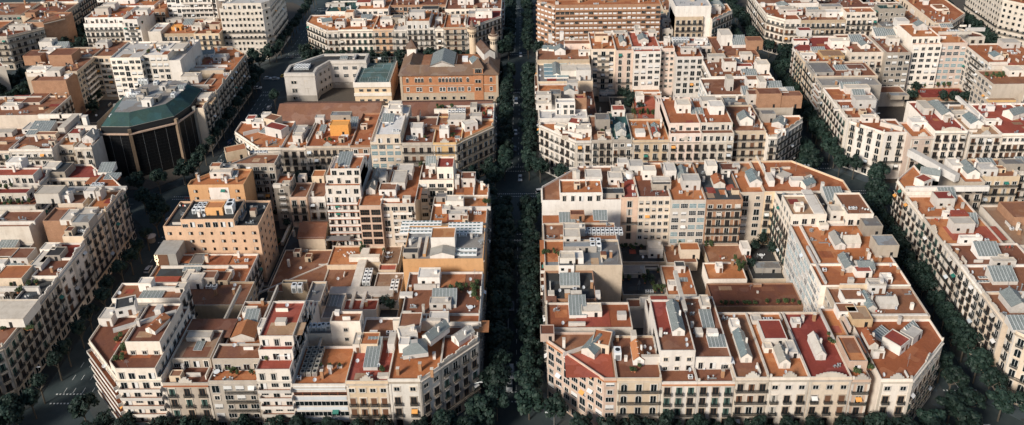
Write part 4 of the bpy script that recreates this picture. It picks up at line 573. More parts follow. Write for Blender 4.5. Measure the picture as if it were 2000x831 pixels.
('H','C','w','w',(-182.1, -169.8, 209.5, 227.6),36,'mod5',[],[('hut', -168, 216.2, 9, 8, 1, 0, 35.2), ('plants', -178.6, 213.9, 9, 2, 1.4, 0, 35.2), ('hut', -179.8, 223.2, 14, 3, 0.6, 0, 35.2)],{}),
('H','C','w','w',(-169.8, -164.2, 209.5, 237),33,'blank',[],[],{}),
('H','C','c','n',(-218.8, -207.5, 230.5, 251.9),27,'mod',[],[('hut', -219.5, 243, 8, 5, 3, 0, 26.2)],{}),
('H','W','c','n',(-244.6, -218.8, 213.2, 245.8),26,'modw',[(-226.8, -217.3, 211.3, 229.7, 27, 'n')],[('hut', -241, 228.8, 12, 8, 5, 0, 25.2), ('hut', -236.7, 210.7, 16, 5, 3, 0, 25.2), ('box_b', -246, 223.7, 9, 8, 5, 0, 25.2), ('box_b', -230.4, 221.9, 12, 9, 6, 0, 25.2), ('skyh', -242, 241.2, 10, 5, 4, 0, 25.2), ('hut', -249.2, 242.8, 9, 6, 5, 0, 25.2)],{}),
('H','W','b','n',(-235.9, -218.8, 202.7, 213.2),26,'tile2',[],[('box_w', -236, 209.5, 11, 4, 1.6, 0, 25.2), ('box_w', -228.2, 209.3, 7, 5, 3, 0, 25.2)],{}),
('H','W','c','n',(-256, -216.7, 179.5, 200.4),19,'cls',[],[('patch_r', -240.1, 197.5, 11, 5, 0.3, 0, 18.2), ('wallx', -242.9, 198.1, 26, 1, 1.4, 0, 18.2), ('hut', -239.1, 186.9, 12, 4, 2, 0, 18.2), ('box_n', -232.2, 192.2, 9, 12, 1, 0, 18.2)],{}),
('H','S','w','n',(-214.2, -195.6, 143, 168.2),21.4,'cls',[],[('skyh', -208.7, 155.1, 14, 9, 3.4, 0, 20.6), ('hut', -213, 158, 9, 7, 2, 0, 20.6), ('wallx', -207.3, 172.6, 20, 1, 2, 0, 20.6), ('box_n', -203.6, 153.1, 9, 3, 2, 0, 20.6), ('wally', -198.8, 157.7, 3, 13, 3, 0, 20.6)],{'ped': 2, 'arch': 1}),
('H','S','c','t',(-195.6, -189.1, 147.4, 164.8),20.6,'cls',[],[('patch_t', -197.1, 155.3, 8, 5, 0.1, 0, 19.8), ('chimw', -207, 172.6, 1, 1, 3, 0, 19.8)],{}),
('H','S','w','t',(-186.2, -178.6, 143, 153),22,'cls',[],[('gab', -182.6, 147.9, 6, 6, 4, 0, 21.2), ('hutr', -188.4, 148.9, 5, 5, 4, 0, 21.2), ('wallx', -188.7, 159.6, 9, 1, 2, 0, 21.2), ('chimw', -190.3, 162.1, 2, 2, 5, 0, 21.2)],{}),
('H','S','c','n',(-256, -214.2, 143, 164.8),20.5,'cls',[],[('box_w', -225.2, 157.1, 9, 4, 2, 0, 19.7)],{}),
('H','C','g','d',(-230.3, -207.5, 200.4, 227.6),4,'blank',[],[('tree', -220.1, 216.4, 6, 6, 10, 0, 3.2), ('tree', -218.9, 222.3, 6, 6, 10, 0, 3.2), ('tree', -213.9, 208.8, 6, 6, 10, 0, 3.2), ('tree', -227.2, 225.5, 6, 6, 9, 0, 3.2), ('tree', -222.6, 210.7, 5, 5, 8, 0, 3.2), ('box_n', -236.6, 222.8, 8, 6, 4, 0, 3.2)],{}),
('I','S','w','t',(-123, -101.5, 276, 302.2),22,'cls',[],[('gabx', -110.1, 288.1, 9, 5, 3, 20, 21.2), ('hut_n', -101.3, 281.2, 6, 5, 4, 0, 21.2), ('hut', -113.6, 290.7, 9, 3, 2, -20, 21.2)],{}),
('I','S','w','t',(-101.5, -81.8, 276, 299.8),22.4,'cls',[],[('hut', -91.3, 283, 12, 5, 3, 0, 21.6), ('skyh', -88.6, 293, 8, 5, 2, 0, 21.6), ('box_t', -98.6, 295.1, 5, 5, 4, 0, 21.6)],{}),
('I','S','o','t',(-81.8, -70.3, 276, 298.1),22.6,'cls',[],[('hut', -75.2, 283.6, 9, 6, 3.4, 0, 21.8), ('box_g', -69.5, 285, 5, 5, 4, 0, 21.8)],{'shut': 'd'}),
('I','S','w','w',(-70.3, -62.7, 276, 299.8),22,'cls',[],[('hut', -66.6, 284.9, 4, 5, 4, 0, 21.2)],{}),
('I','S','w','t',(-62.7, -47.1, 276, 303.7),23,'cls',[(-62.7, -49.6, 276, 294.4, 27, 't')],[('hut', -57, 281.1, 12, 5, 4, 0, 26.2), ('box_d', -52.2, 303, 10, 6, 2, 0, 22.2)],{}),
('I','S','w','t',(-47.1, -41.9, 276, 303.7),22,'cls',[],[('hut', -45.5, 285.8, 4, 4, 3, 0, 21.2)],{}),
('I','S','c','t',(-41.9, -28.9, 276, 298.1),23,'cls',[],[('hut', -35.5, 282.8, 6, 5, 4, 0, 22.2), ('wally', -30.2, 280.9, 1, 12, 2, 0, 22.2)],{'trim': 'o'}),
('I','S','w','r',(-28.9, -10, 276, 302.2),24,'cls',[],[('hut', -19.7, 289.5, 14, 5, 4, 0, 23.2), ('box_g', -24.3, 291.4, 9, 5, 2, 0, 23.2)],{}),
('I','N','w','k',(-114.1, -96.3, 302.2, 321.2),24,'mod',[],[('plants', -109.2, 314.2, 16, 6, 1.6, 0, 23.2), ('hut', -110.4, 312.4, 18, 2, 2, 0, 23.2)],{'rear': 'mod'}),
('I','N','w','t',(-96.3, -77.3, 305.6, 328.3),24,'mod',[],[('box_r', -93.6, 313.6, 9, 6, 2, 0, 23.2), ('hut', -83.8, 310.5, 8, 6, 4, 0, 23.2)],{}),
('I','N','b','n',(-77.3, -43.5, 311.9, 333.1),24,'modw',[],[('hut', -66.9, 323.8, 14, 5, 4, 0, 23.2)],{}),
('I','N','w','n',(-43.5, -10, 303.7, 328.3),24,'mod',[],[('hut', -31.6, 313, 14, 6, 4, 0, 23.2), ('box_n', -19.4, 317.2, 9, 5, 3, 0, 23.2)],{}),
('I','C','w','g',(-66.4, -49.2, 315.8, 336.5),16,'mod',[],[('box_d', -56.7, 327.1, 12, 6, 2, 0, 15.2), ('hut', -63.5, 322.7, 10, 6, 3, 0, 15.2)],{}),
('I','C','w','n',(-43.5, -10, 307.4, 321.2),17,'cls',[],[('hut', -35.2, 316.2, 14, 5, 4, 0, 16.2)],{}),
('J','S','b','t',(10, 80, 279.9, 290),34,'slab',[],[('box_b', 21.5, 289.5, 3, 6, 2, 0, 33.2), ('box_b', 34.6, 289, 3, 6, 2, 0, 33.2), ('box_b', 54.9, 288.2, 3, 6, 2, 0, 33.2), ('box_b', 72.2, 287.5, 3, 6, 2, 0, 33.2)],{}),
('J','S','c','t',(88.5, 104.3, 279.9, 298.1),26,'cls',[],[('hut', 96.2, 289.1, 9, 4, 3, 0, 25.2), ('patch_r', 99.9, 293.2, 7, 4, 0.2, 0, 25.2)],{}),
('J','S','w','t',(108.6, 123, 276, 304.1),25,'cls',[],[('hut', 112.2, 288.6, 10, 5, 4, 0, 24.2), ('skyp', 115.7, 295.4, 8, 7, 5, 0, 24.2), ('hutr', 107.6, 287.1, 7, 5, 4, 0, 24.2)],{'wave': 1}),
('J','S','w','g',(82.1, 88.5, 283.9, 311.9),17,'cls',[],[('hut', 87, 292.5, 6, 4, 3, 0, 16.2)],{}),
('J','C','w','w',(88.5, 108.6, 281.1, 302.4),32,'blank',[],[],{}),
('J','C','c','n',(88.5, 94.7, 319.2, 358.3),16,'cls',[],[],{}),
('K','S','w','t',(143, 160.2, 282.7, 309.1),22.6,'cls',[],[('hut', 156.1, 293.5, 14, 5, 3, 0, 21.8), ('skyp', 156.4, 305, 7, 5, 3, 0, 21.8), ('box_r', 159.1, 291.7, 9, 4, 2, 0, 21.8)],{'bay': 1}),
('K','S','c','n',(160.2, 185.4, 282.7, 304.4),22,'cls',[],[('hut', 171.1, 289.5, 16, 4, 3, 0, 21.2), ('hut', 181.1, 289.1, 14, 5, 3, 0, 21.2), ('sky', 171.8, 296.3, 9, 5, 2, 0, 21.2), ('box_g', 183.7, 301.1, 12, 5, 2, 0, 21.2)],{}),
('K','S','w','t',(185.4, 203.2, 282.7, 295.5),23,'cls',[(185.4, 202.3, 284, 292.4, 26, 't')],[('awn_k', 196.4, 287.5, 9, 3, 2.6, 0, 22.2), ('awn_k', 203, 287.3, 6, 3, 2.6, 0, 22.2)],{}),
('K','S','g','g',(203.2, 218, 276, 306.6),20,'mod',[(204.8, 219.7, 286.4, 294.2, 27, 'k')],[],{}),
('K','S','w','n',(221.2, 243.3, 284.2, 309.1),18,'mod',[],[('hut', 236.5, 301.4, 14, 5, 3, 0, 17.2), ('patch_r', 236.5, 308.4, 9, 4, 0.3, 0, 17.2), ('patch_r', 243, 308.2, 9, 4, 0.3, 0, 17.2), ('hut_n', 246.1, 297.5, 9, 8, 5, 0, 17.2)],{}),
('K','S','c','y',(245.3, 256, 288.4, 311.7),18,'blank',[],[],{}),
('K','W','w','n',(143, 178.9, 310, 334.8),22.6,'cls',[],[('hut', 163.3, 318.5, 14, 5, 3, 0, 21.8), ('box_r', 174, 313.4, 9, 5, 3, 0, 21.8), ('hut', 180.9, 315.9, 9, 5, 3, 0, 21.8)],{}),
('K','C','w','n',(182.7, 209, 319.9, 342.5),17,'mod',[],[('hut', 192, 328.7, 14, 6, 4, 0, 16.2), ('box_r', 206.1, 333, 14, 7, 3, 0, 16.2)],{}),
('K','C','w','t',(209, 256, 319.9, 337),19,'mod',[],[('hut', 222.2, 326.5, 14, 6, 4, 0, 18.2), ('box_y', 236.8, 324, 14, 8, 3, 0, 18.2), ('box_n', 255.9, 325.1, 9, 7, 3, 0, 18.2)],{}),
('L','S','w','t',(-256, -233.1, 294.8, 324),21,'cls',[(-256, -233.1, 297, 317.2, 24, 't')],[('hut', -246.7, 310.4, 9, 5, 4, 0, 23.2), ('box_w', -248.1, 303.3, 8, 4, 4, 0, 23.2)],{}),
('L','S','w','t',(-230.8, -220.2, 290.1, 317.7),22,'mod',[(-228.4, -220.2, 287.8, 303.7, 26, 't')],[('hut', -221, 296.8, 9, 5, 3, 0, 25.2), ('plants', -224.7, 292.2, 11, 1.6, 1.4, 0, 21.2)],{}),
('L','S','w','w',(-213.2, -205.8, 283.2, 297.6),20,'blank',[],[],{}),
('L','S','y','t',(-205.8, -187.5, 284.7, 308.7),18,'cls',[],[('box_or', -200.2, 291.8, 6, 4, 2, 0, 17.2), ('sky', -197.2, 300.1, 7, 6, 2, 0, 17.2), ('hut', -206.7, 304.7, 14, 3, 2, 0, 17.2)],{}),
('L','S','c','t',(-186.2, -171.3, 281.5, 307.1),19,'cls',[],[('hut', -186.8, 288.7, 7, 5, 3, 0, 18.2), ('hut', -182.1, 296.9, 9, 5, 3, 0, 18.2), ('box_n', -176.8, 290, 6, 5, 3, 0, 18.2)],{}),
('L','S','w','g',(-171.3, -143, 287.4, 322.2),32,'tower',[(-169.4, -143, 287.4, 313, 35, 'w')],[('box_w', -169.7, 294.4, 8, 5, 3, 0, 34.2)],{}),
('L','N','b','t',(-220.2, -213.2, 310.7, 343.1),24,'cls',[],[],{}),
('L','N','w','t',(-256, -222.8, 317.7, 339.2),24,'cls',[],[('hut', -249.2, 326.4, 16, 5, 3, 0, 23.2), ('box_r', -243, 323.3, 12, 6, 3, 0, 23.2)],{}),
('L','N','w','n',(-213.2, -183, 314.3, 339.2),30,'mod',[],[],{}),
('L','C','g','d',(-238, -198.7, 357.3, 378.1),3,'blank',[],[('tree', -234.2, 360.1, 6, 6, 10, 0, 2.2), ('tree', -225.6, 364.8, 6, 6, 10, 0, 2.2), ('tree', -213.9, 361.3, 6, 6, 10, 0, 2.2), ('tree', -233, 375.3, 6, 6, 10, 0, 2.2)],{}),
('M','S','g','n',(-300, -265.1, 276, 290.1),21,'cls',[],[('hut', -289.4, 287.1, 20, 3, 3, 0, 20.2), ('hut', -283.4, 292.7, 12, 3, 3, 0, 20.2)],{}),
('M','S','b','n',(-288.5, -268.3, 290.1, 307.5),24,'tile2',[],[('box_b', -289.8, 300.5, 6, 5, 3, 0, 23.2)],{}),
('M','C','g','n',(-334, -308.3, 320.2, 344.8),18,'mod',[],[],{}),
('O','E','g','n',(-284.3, -264.2, 230.6, 244.4),22,'cls',[],[],{}),
('N','S','w','n',(305.5, 389, 280.4, 297.7),30,'cls',[],[],{'bay': 1}),
('L','W','w','t',(-256, -238, 324, 352),23,'cls',[],[('hut', -260.6, 329.8, 8, 5, 3, 0, 22.2)],{}),
('L','W','c','n',(-256, -238, 352, 389),23,'cls',[],[],{}),
('L','C','c','n',(-233.1, -200, 317.7, 345),15,'mod',[],[],{}),
('L','W','c','n',(-200, -165, 322.2, 345),24,'mod',[],[],{}),
('M','E','c','n',(-300, -276, 307.5, 330),22,'cls',[],[],{}),
('M','E','w','t',(-300, -276, 330, 360),23,'cls',[],[],{}),
('M','S','c','t',(-330, -300, 276, 300),22,'cls',[],[],{}),
('O','E','c','n',(-300, -276, 180, 210),22,'cls',[],[],{}),
('O','E','w','t',(-300, -276, 210, 256),22,'cls',[],[],{}),
('K','C','w','n',(170, 230, 311.7, 334.8),19,'mod',[],[],{}),
('K','E','c','t',(232, 256, 276, 319.9),22,'cls',[],[],{}),
('K','E','w','n',(232, 256, 319.9, 389),22,'cls',[],[],{}),
('N','W','w','t',(276, 305.5, 276, 330),30,'tower',[],[],{}),
('G','E','w','t',(232, 256, 150, 185),22,'cls',[],[],{}),
]
BYB = {}
for i, t in enumerate(DATA): BYB.setdefault(t[0], []).append((i, t))
def cover(blk, idx, x, y):
    h = 0.
    for i, t in BYB.get(blk, ()):
        if i == idx: continue
        r = t[4]
        if r[0] <= x <= r[1] and r[2] <= y <= r[3]:
            hh = t[5]
            for u in t[7]:
                if u[0] <= x <= u[1] and u[2] <= y <= u[3]: hh = max(hh, u[4])
            h = max(h, hh)
    return h
def on_bound(b, mx, my):
    x0, x1, y0, y1 = b; e = .3
    return abs(mx-x0) < e or abs(mx-x1) < e or abs(my-y0) < e or abs(my-y1) < e or min(mx-x0+my-y0, x1-mx+my-y0, x1-mx+y1-my, mx-x0+y1-my) < CH+.7
STY = {  # bay, floor height, ground floor, window kinds, window height above floor, balcony kind, balcony mode
 'cls': dict(bay=2.9, fh=3.75, gf=4.6, up=.45), 'mod': dict(bay=2.9, fh=3.05, gf=4.2, up=.4), 'grid': dict(bay=2.05, fh=3.3, gf=4.0, up=1.0),
 'strip': dict(bay=2.45, fh=3.6, gf=4.4, up=1.0), 'gal': dict(bay=2.7, fh=3.2, gf=3.8, up=.9), 'galb': dict(bay=3.5, fh=3.2, gf=3.6, up=.4),
 'hotel': dict(bay=3.9, fh=3.1, gf=3.5, up=.95), 'slab': dict(bay=2.75, fh=2.95, gf=4, up=.7), 'tower': dict(bay=2.6, fh=3.5, gf=5, up=.9),
 'mod2': dict(bay=2.2, fh=3.05, gf=2.5, up=.25), 'modt': dict(bay=3.0, fh=3.1, gf=4, up=.4), 'wh2': dict(bay=4.5, fh=3.4, gf=1, up=1.0)}
ALIAS = {'mod3': 'mod', 'mod4': 'mod', 'mod5': 'mod', 'modc': 'mod', 'modg': 'mod', 'modw': 'mod', 'gal2': 'gal', 'gal3': 'gal', 'strip2': 'blank', 'ork': 'blank', 'tile2': 'blank', 'curv': 'mod', 'shed': 'blank'}
CAMX, CAMY = CAMQ[6], CAMQ[7]
def seen(nx, ny, mx, my):
    return any(nx*(CAMX+dx-mx)+ny*(CAMY-my) > 0 for dx in (-20, 0, 20))
TH = []        # (block, side, object, rank, words)
ring_label = {'S': 'near side', 'N': 'far side', 'W': 'left side', 'E': 'right side'}
def facade(bld, rnd, a, c, zb, zt, fac, blk, idx, opts, local, ispub, wallk, rear=False, check=True):
    """windows, balconies and string courses along the wall from a to c between zb and zt"""
    ex, ey = c[0]-a[0], c[1]-a[1]; L = math.hypot(ex, ey)
    if L < 2.2 or zt-zb < 2.8: return
    ux, uy = ex/L, ey/L; nx, ny = uy, -ux
    st = opts['rear'] if rear and opts.get('rear') else fac
    raw = st; st = ALIAS.get(st, st)
    if st == 'blank' or st not in STY: return
    S = STY[st]; n = max(1, int((L-.7)/(S['bay']*opts['bm']))); step = L/n
    ang = math.atan2(-uy, -ux) if False else math.atan2(uy, ux)
    fh = S['fh']; top = zt-1.25
    nf = max(1, int(round((top-S['gf'])/fh))); fh = (top-S['gf'])/nf
    floors = [S['gf']+k*fh for k in range(nf)]
    if ispub: floors = [.4]+floors
    far = (a[1] > 270)
    longb = opts['bal'] == 'l'
    if st == 'cls': kinds = opts['wk']
    for fi, z0 in enumerate(floors):
        if z0+fh*.75 > zt-.5 and fi > 0 and z0+2.6 > zt-.6: continue
        ground = ispub and fi == 0
        row = []
        for k in range(n):
            t = (k+.5)*step; x, y = a[0]+ux*t, a[1]+uy*t
            if check:
                hc = cover(blk, idx, x+nx*1.6, y+ny*1.6)
                if hc > z0+.3: row.append(None); continue
            elif z0 < zb: row.append(None); continue
            row.append((t, x, y))
        zt_ = z0+S['up']
        topf = (fi == len(floors)-1)
        for k, q in enumerate(row):
            if q is None: continue
            t, x, y = q
            if ground: kd = 'door'
            elif st == 'cls':
                kd = kinds[(fi*3+k+(rnd.random() < .35)) % len(kinds)]
                if topf and opts['topsm']: kd = opts['topsm']
            elif st == 'grid': kd = 'small' if rnd.random() < .7 else 'smallb'
            elif st == 'strip': kd = 'stripr' if topf else 'strip'
            elif st == 'gal': kd = rnd.choice(['gal', 'galt', 'gal', 'wideb'])
            elif st == 'galb': kd = 'galb'
            elif st == 'hotel': kd = ('hotel', 'hotels', 'hotel')[k % 3]
            elif st == 'slab': kd = 'slabw' if rnd.random() < .72 else 'slabd'
            elif st == 'tower': kd = 'mull' if rnd.random() < .7 else 'small'
            elif st == 'wh2': kd = 'small' if k == 0 and fi > 2 else None
            elif st == 'mod2': kd = rnd.choice(['door', 'doorb', 'french', 'open'])
            elif raw == 'curv': kd = 'wide'
            elif st == 'modt': kd = rnd.choice(['door', 'wide', 'doorb'])
            else: kd = rnd.choice(['wide', 'wideb', 'door', 'wide', 'small'])
            if kd is None: continue
            h = {'small': 1.25, 'smallb': 1.25, 'wide': 1.45, 'wideb': 1.45, 'mull': 1.7, 'hotel': 1.2, 'hotels': 1.2}.get(kd)
            zz = zt_ if h is None or st not in ('cls', 'mod', 'modt') else z0+1.15
            o = link('window', win_mesh(kd), bld, (x-local[0]+nx*.0, y-local[1], zz), ang+math.pi)
            if st == 'cls': o.scale = (1.32, 1, 1.16)
            elif st in ('mod', 'strip', 'grid'): o.scale = (1.2, 1, 1.2)
            if rnd.random() < (.07 if st in ('cls', 'mod', 'mod2', 'modt') else .02) and not ground:
                link('awning', awn_mesh(rnd.choice(('blind', 'blind', 'green', 'ocher', 'framew', 'ltblue'))), bld, (x-local[0], y-local[1], zz+2.0 if h is None else zz+h), ang+math.pi)
            if kd in ('small', 'smallb', 'hotels') and st in ('cls',): continue
            if st == 'cls' and not longb and fi != opts['pf'] and not ground and not far and kd not in ('gal', 'arch') and opts['bal'] != 'n':
                if (k+fi*opts['bs']) % 5 or opts['bal'] == 'i':
                    link('balcony', balc_mesh('iron', 2.2), bld, (x-local[0]+nx*.02, y-local[1]+ny*.02, zz), ang+math.pi)
        if ground: continue
        run = []
        for k in range(n+1):
            q = row[k] if k < n else None
            if q: run.append(q)
            if (not q) and run:
                w = step*len(run)-.5; t = sum(r_[0] for r_ in run)/len(run); x, y = a[0]+ux*t, a[1]+uy*t
                if w > 1.5:
                    kb = None
                    if st == 'cls' and (longb or fi == opts['pf'] or (far and opts['bal'] != 'n')): kb = 'iron'
                    elif st == 'mod2': kb = 'tile'
                    elif raw == 'curv': kb = 'curv'
                    elif st == 'slab': kb = 'brick'; w = step*len(run)
                    elif st == 'modt': kb = 'white'
                    elif st == 'mod' and opts['bal'] == 'l': kb = 'white' if wallk in 'wc' else 'iron'; w *= .62; x += ux*w*.2; y += uy*w*.2
                    elif st == 'mod' and opts['bal'] == 'i': kb = 'iron'; w *= .5
                    elif st == 'tower' and fi in (2, 3): kb = 'iron'
                    if kb: link('balcony', balc_mesh(kb, w), bld, (x-local[0]+nx*.03, y-local[1]+ny*.03, zt_ if kb == 'iron' else zt_-.05), ang+math.pi)
                run = []
SHRUB = []
def roof_feature(roof, f, local, rnd, wk):
    k, x, y, w, d, h = f[:6]
    if k in ('gab', 'gabx', 'sky', 'skyh', 'hut', 'hut_n', 'hut_d', 'hutr') and w > 5: w = 5+(w-5)*(.32 if y < 130 else .5)
    if k in ('gab', 'sky') and d > 6: d *= .85
    rot = R(f[6]) if len(f) > 6 else 0.; z = f[7] if len(f) > 7 else 0
    x -= local[0]; y -= local[1]; H = MAT['hut']; m = MB(); c_, s_ = math.cos(rot), math.sin(rot)
    P = lambda a, b_: (x+c_*a-s_*(b_+d/2), y+s_*a+c_*(b_+d/2))   # (x, y) is the middle of the near edge
    cx, cy = P(0, 0); nm = None
    if k in ('gab', 'gabx'):
        w *= .85; sk = rnd.choice((MAT['skyg'], MAT['skyg'], MAT['skyg'], MAT['skyd'], MAT['cap'], MAT['concrete'], ROOF['n'], ROOF['t']) if z > 0 and abs(f[3]*f[4]) < 40 else (MAT['skyg'], MAT['skyg'], MAT['skyd']))
        m.gable(0, 0, 0, w, d, h*.62, h*.42, H, sk, rot, 'y' if k == 'gab' else 'x'); nm = 'skylight_hut'
        if k == 'gab': m.box(c_*0-s_*(-d/2), s_*0+c_*(-d/2)-.03, 0, .8, .1, 1.9, MAT['framew'], rot)
        else: m.box(s_*d/2, -c_*d/2-.03, 0, .9, .1, 2.0, MAT['framew'], rot)
        m.box(c_*(w/2-.5), s_*(w/2-.5), h*.5, .5, .5, h*.75, H, rot)
        for i in range(3):
            t = (-.35+.35*i)*(d if k == 'gab' else w)
            bx, by = (0, t) if k == 'gab' else (t, 0)
            m.box(c_*bx-s_*by, s_*bx+c_*by, h*1.0, .5 if k == 'gab' else .12, .12 if k == 'gab' else .5, .14, H, rot)
    elif k == 'gabt': m.gable(0, 0, 0, w, d, h*.55, h*.5, H, ROOF['o'], rot); nm = 'tiled_hut'
    elif k == 'gabt2': m.gable(0, 0, 0, w, d, h*.45, h*.3, H, MAT['concrete'], rot); nm = 'lift_house'
    elif k in ('hut', 'hut_n', 'hut_d', 'hutr'):
        tp = {'hut': MAT['cap'], 'hut_n': ROOF['n'], 'hut_d': ROOF['d'], 'hutr': ROOF['r']}[k]
        m.box(0, 0, 0, w, d, h, H, rot, top=tp); nm = 'stair_hut'; hh = h
        if w*d > 5:
            for e, (a, b_, ww, dd) in enumerate(((0, -d/2+.1, w, .2), (0, d/2-.1, w, .2), (-w/2+.1, 0, .2, d-.4), (w/2-.1, 0, .2, d-.4))):
                m.box(c_*a-s_*b_, s_*a+c_*b_, h, ww, dd, .25, MAT['cap'], rot)
            m.box(c_*(w*.2)+s_*(d/2+.02), s_*(w*.2)-c_*(d/2+.02), 0, .9, .08, min(2.0, h*.85), MAT['frameb'], rot)
            if w > 4: m.box(c_*(-w*.25)+s_*(d/2+.02), s_*(-w*.25)-c_*(d/2+.02), min(1.2, h*.4), 1.0, .08, min(1.0, h*.4), MAT['win'], rot)
            if rnd.random() < .6: m.box(c_*w*.3, s_*w*.3, h, .9, .9, .9, H, rot)
    elif k in ('skyh', 'sky', 'skyf', 'skyp'):
        nm = 'skylight'
        if k == 'skyf':
            m.box(0, 0, 0, w, d, h, H, rot, top=MAT['wing'])
            for i in range(5): m.box(0, -d/2+d*(i+.5)/5, h, w, .25, .12, H)
            m.box(0, 0, h, .4, d, .14, H); m.gable(0, -d*.1, h, w*.25, d*.6, .5, .6, H, MAT['skyg'])
        elif k == 'skyp':
            m.box(0, 0, 0, w, d, h*.4, H, rot)
            Q = [(-w/2, -d/2), (w/2, -d/2), (w/2, d/2), (-w/2, d/2)]; T = [(c_*a-s_*b_, s_*a+c_*b_) for a, b_ in Q]
            for i in range(4):
                A, B = T[i], T[(i+1) % 4]; m.face([(A[0], A[1], h*.4), (B[0], B[1], h*.4), (B[0]*.25, B[1]*.25, h), (A[0]*.25, A[1]*.25, h)], MAT['skyg'])
            m.face([(A[0]*.25, A[1]*.25, h) for A in T], MAT['cap'])
        else:
            hw = h*.35 if k == 'skyh' or h > 2 else .3
            Q = [(-w/2, -d/2, 0), (w/2, -d/2, 0), (w/2, d/2, 0), (-w/2, d/2, 0)]
            T = [(c_*a-s_*b_, s_*a+c_*b_) for a, b_, _ in Q]
            m.prism(T, 0, hw, H)
            hb = h
            m.face([(*T[0], hw+.02), (*T[1], hw+.02), (*T[2], hb), (*T[3], hb)], MAT['skyg'])
            m.face([(*T[2], hw), (*T[3], hw), (*T[3], hb), (*T[2], hb)], H)
            m.face([(*T[1], hw), (*T[2], hw), (*T[2], hb)], H); m.face([(*T[3], hw), (*T[0], hw), (*T[3], hb)], H)
            for i in range(int(w/1.0)+1):
                t = i/max(1, int(w/1.0)); A = [T[0][j]*(1-t)+T[1][j]*t for j in (0, 1)]; B = [T[3][j]*(1-t)+T[2][j]*t for j in (0, 1)]
                m.tube((A[0], A[1], hw+.05), (B[0], B[1], hb+.03), .05, MAT['aluw'], 4)
    elif k.startswith('box_'):
        c = k[4:]; nm = 'roof_hut'
        wm = {'w': (H, MAT['cap']), 't': (WALL['c'], ROOF['t']), 'r': (H, ROOF['r']), 'n': (WALL['c'], ROOF['n']), 'g': (WALL['g'], ROOF['g']), 'b': (WALL['b'], ROOF['n']), 'd': (WALL['g'], ROOF['d']), 'p': (WALL['p'], ROOF['n']),
              'o': (WALL['o'], ROOF['t']), 'y': (WALL['y'], ROOF['y']), 'or': (MAT['ocher'], MAT['ocher']), 'ot': (WALL['o'], ROOF['t']), 't2': (H, ROOF['o'])}[c]
        m.box(0, 0, 0, w, d, h, wm[0], rot, top=wm[1])
        if min(w, d) > 2:
            for a, b_, ww, dd in ((0, -d/2+.1, w, .2), (0, d/2-.1, w, .2), (-w/2+.1, 0, .2, d-.4), (w/2-.1, 0, .2, d-.4)):
                m.box(c_*a-s_*b_, s_*a+c_*b_, h, ww, dd, .22, wm[0] if c != 'w' else MAT['cap'], rot)
            m.box(c_*(w*.2)+s_*(d/2+.02), s_*(w*.2)-c_*(d/2+.02), 0, .9, .08, min(2.0, h*.85), MAT['dark'], rot)
        elif w*d < 9: nm = 'chimney'
    elif k.startswith('patch_'): m.box(0, 0, 0, w, d, max(.03, h)+rnd.random()*.02, ROOF[k[6:]], rot); nm = 'deck_patch'
    elif k in ('wallx', 'wally'): m.box(0, 0, 0, w, d, h, H if rnd.random() < .7 else WALL[wk], rot, top=MAT['cap']); nm = 'roof_wall'
    elif k.startswith('chim'):
        mt = MAT['ocherb'] if k[4] in 'br' else H
        m.box(0, 0, 0, w, d, h, mt, rot); m.box(0, 0, h+.25, w*1.15, d*1.15, .12, MAT['cap'], rot); nm = 'chimney'
        for q in (-.25, .25): m.box(c_*q*w, s_*q*w, h, w*.18, d*.8, .25, mt, rot)
    elif k in ('ac', 'acs', 'acd', 'aclg', 'cab'):
        nm = 'cooling_units'; AW = MAT['aluw'] if k != 'acd' else MAT['concrete']; un = 1.5 if k != 'aclg' else 2.4; nn, md = max(1, int(w/un)), max(1, int(d/(un+.3)))
        for i in range(nn):
            for j in range(md):
                a, b_ = -w/2+w*(i+.5)/nn, -d/2+d*(j+.5)/md; X, Y = c_*a-s_*b_, s_*a+c_*b_; sx, sy = w/nn*.8, d/md*.72
                m.box(X, Y, .15, sx, sy, max(.5, h-.15), AW, rot); m.cyl(X, Y, max(.65, h), min(sx, sy)*.36, .06, MAT['dark'], 10)
                m.box(X+s_*sy/2, Y-c_*sy/2, .3, sx*.7, .06, max(.3, h*.6), MAT['metal'], rot)
    elif k == 'lou':
        nm = 'louvre_screen'; nn = int(d/1.7)
        for j in range(nn):
            m.box(0, -d/2+d*(j+.5)/nn, .3, w, .9, h*.7, MAT['aluw'], 0, top=MAT['aluw'])
            for i in range(int(w/1.4)): m.box(-w/2+.7+i*1.4, -d/2+d*(j+.5)/nn, h*.7+.3, .9, .5, .06, MAT['frameg'])
    elif k in ('dish', 'dishes'):
        nm = 'satellite_dish'
        for i in range(1 if k == 'dish' else 3):
            X, Y = (0, 0) if k == 'dish' else ((i-1)*1.5, rnd.uniform(-.8, .8)); m.tube((X, Y, 0), (X, Y, 1.0), .04, MAT['metal'], 5)
            n_ = Vector((.5, -.6, .5)).normalized(); u = n_.orthogonal().normalized(); v = n_.cross(u); C = Vector((X, Y, 1.1))
            rim = [C+.55*(math.cos(q*math.pi/5)*u+math.sin(q*math.pi/5)*v)+.12*n_ for q in range(10)]
            for q in range(10): m.face([C, rim[q], rim[(q+1) % 10]], MAT['aluw'])
    elif k.startswith('ant'):
        nm = 'antenna'; m.tube((0, 0, 0), (0, 0, h), .05, MAT['metal'], 5)
        for q in range(4): m.box(0, 0, h*(.6+.1*q), 1.3-.2*q, .04, .04, MAT['metal'], rot+.3)
    elif k == 'pipes':
        nm = 'vent_pipes'
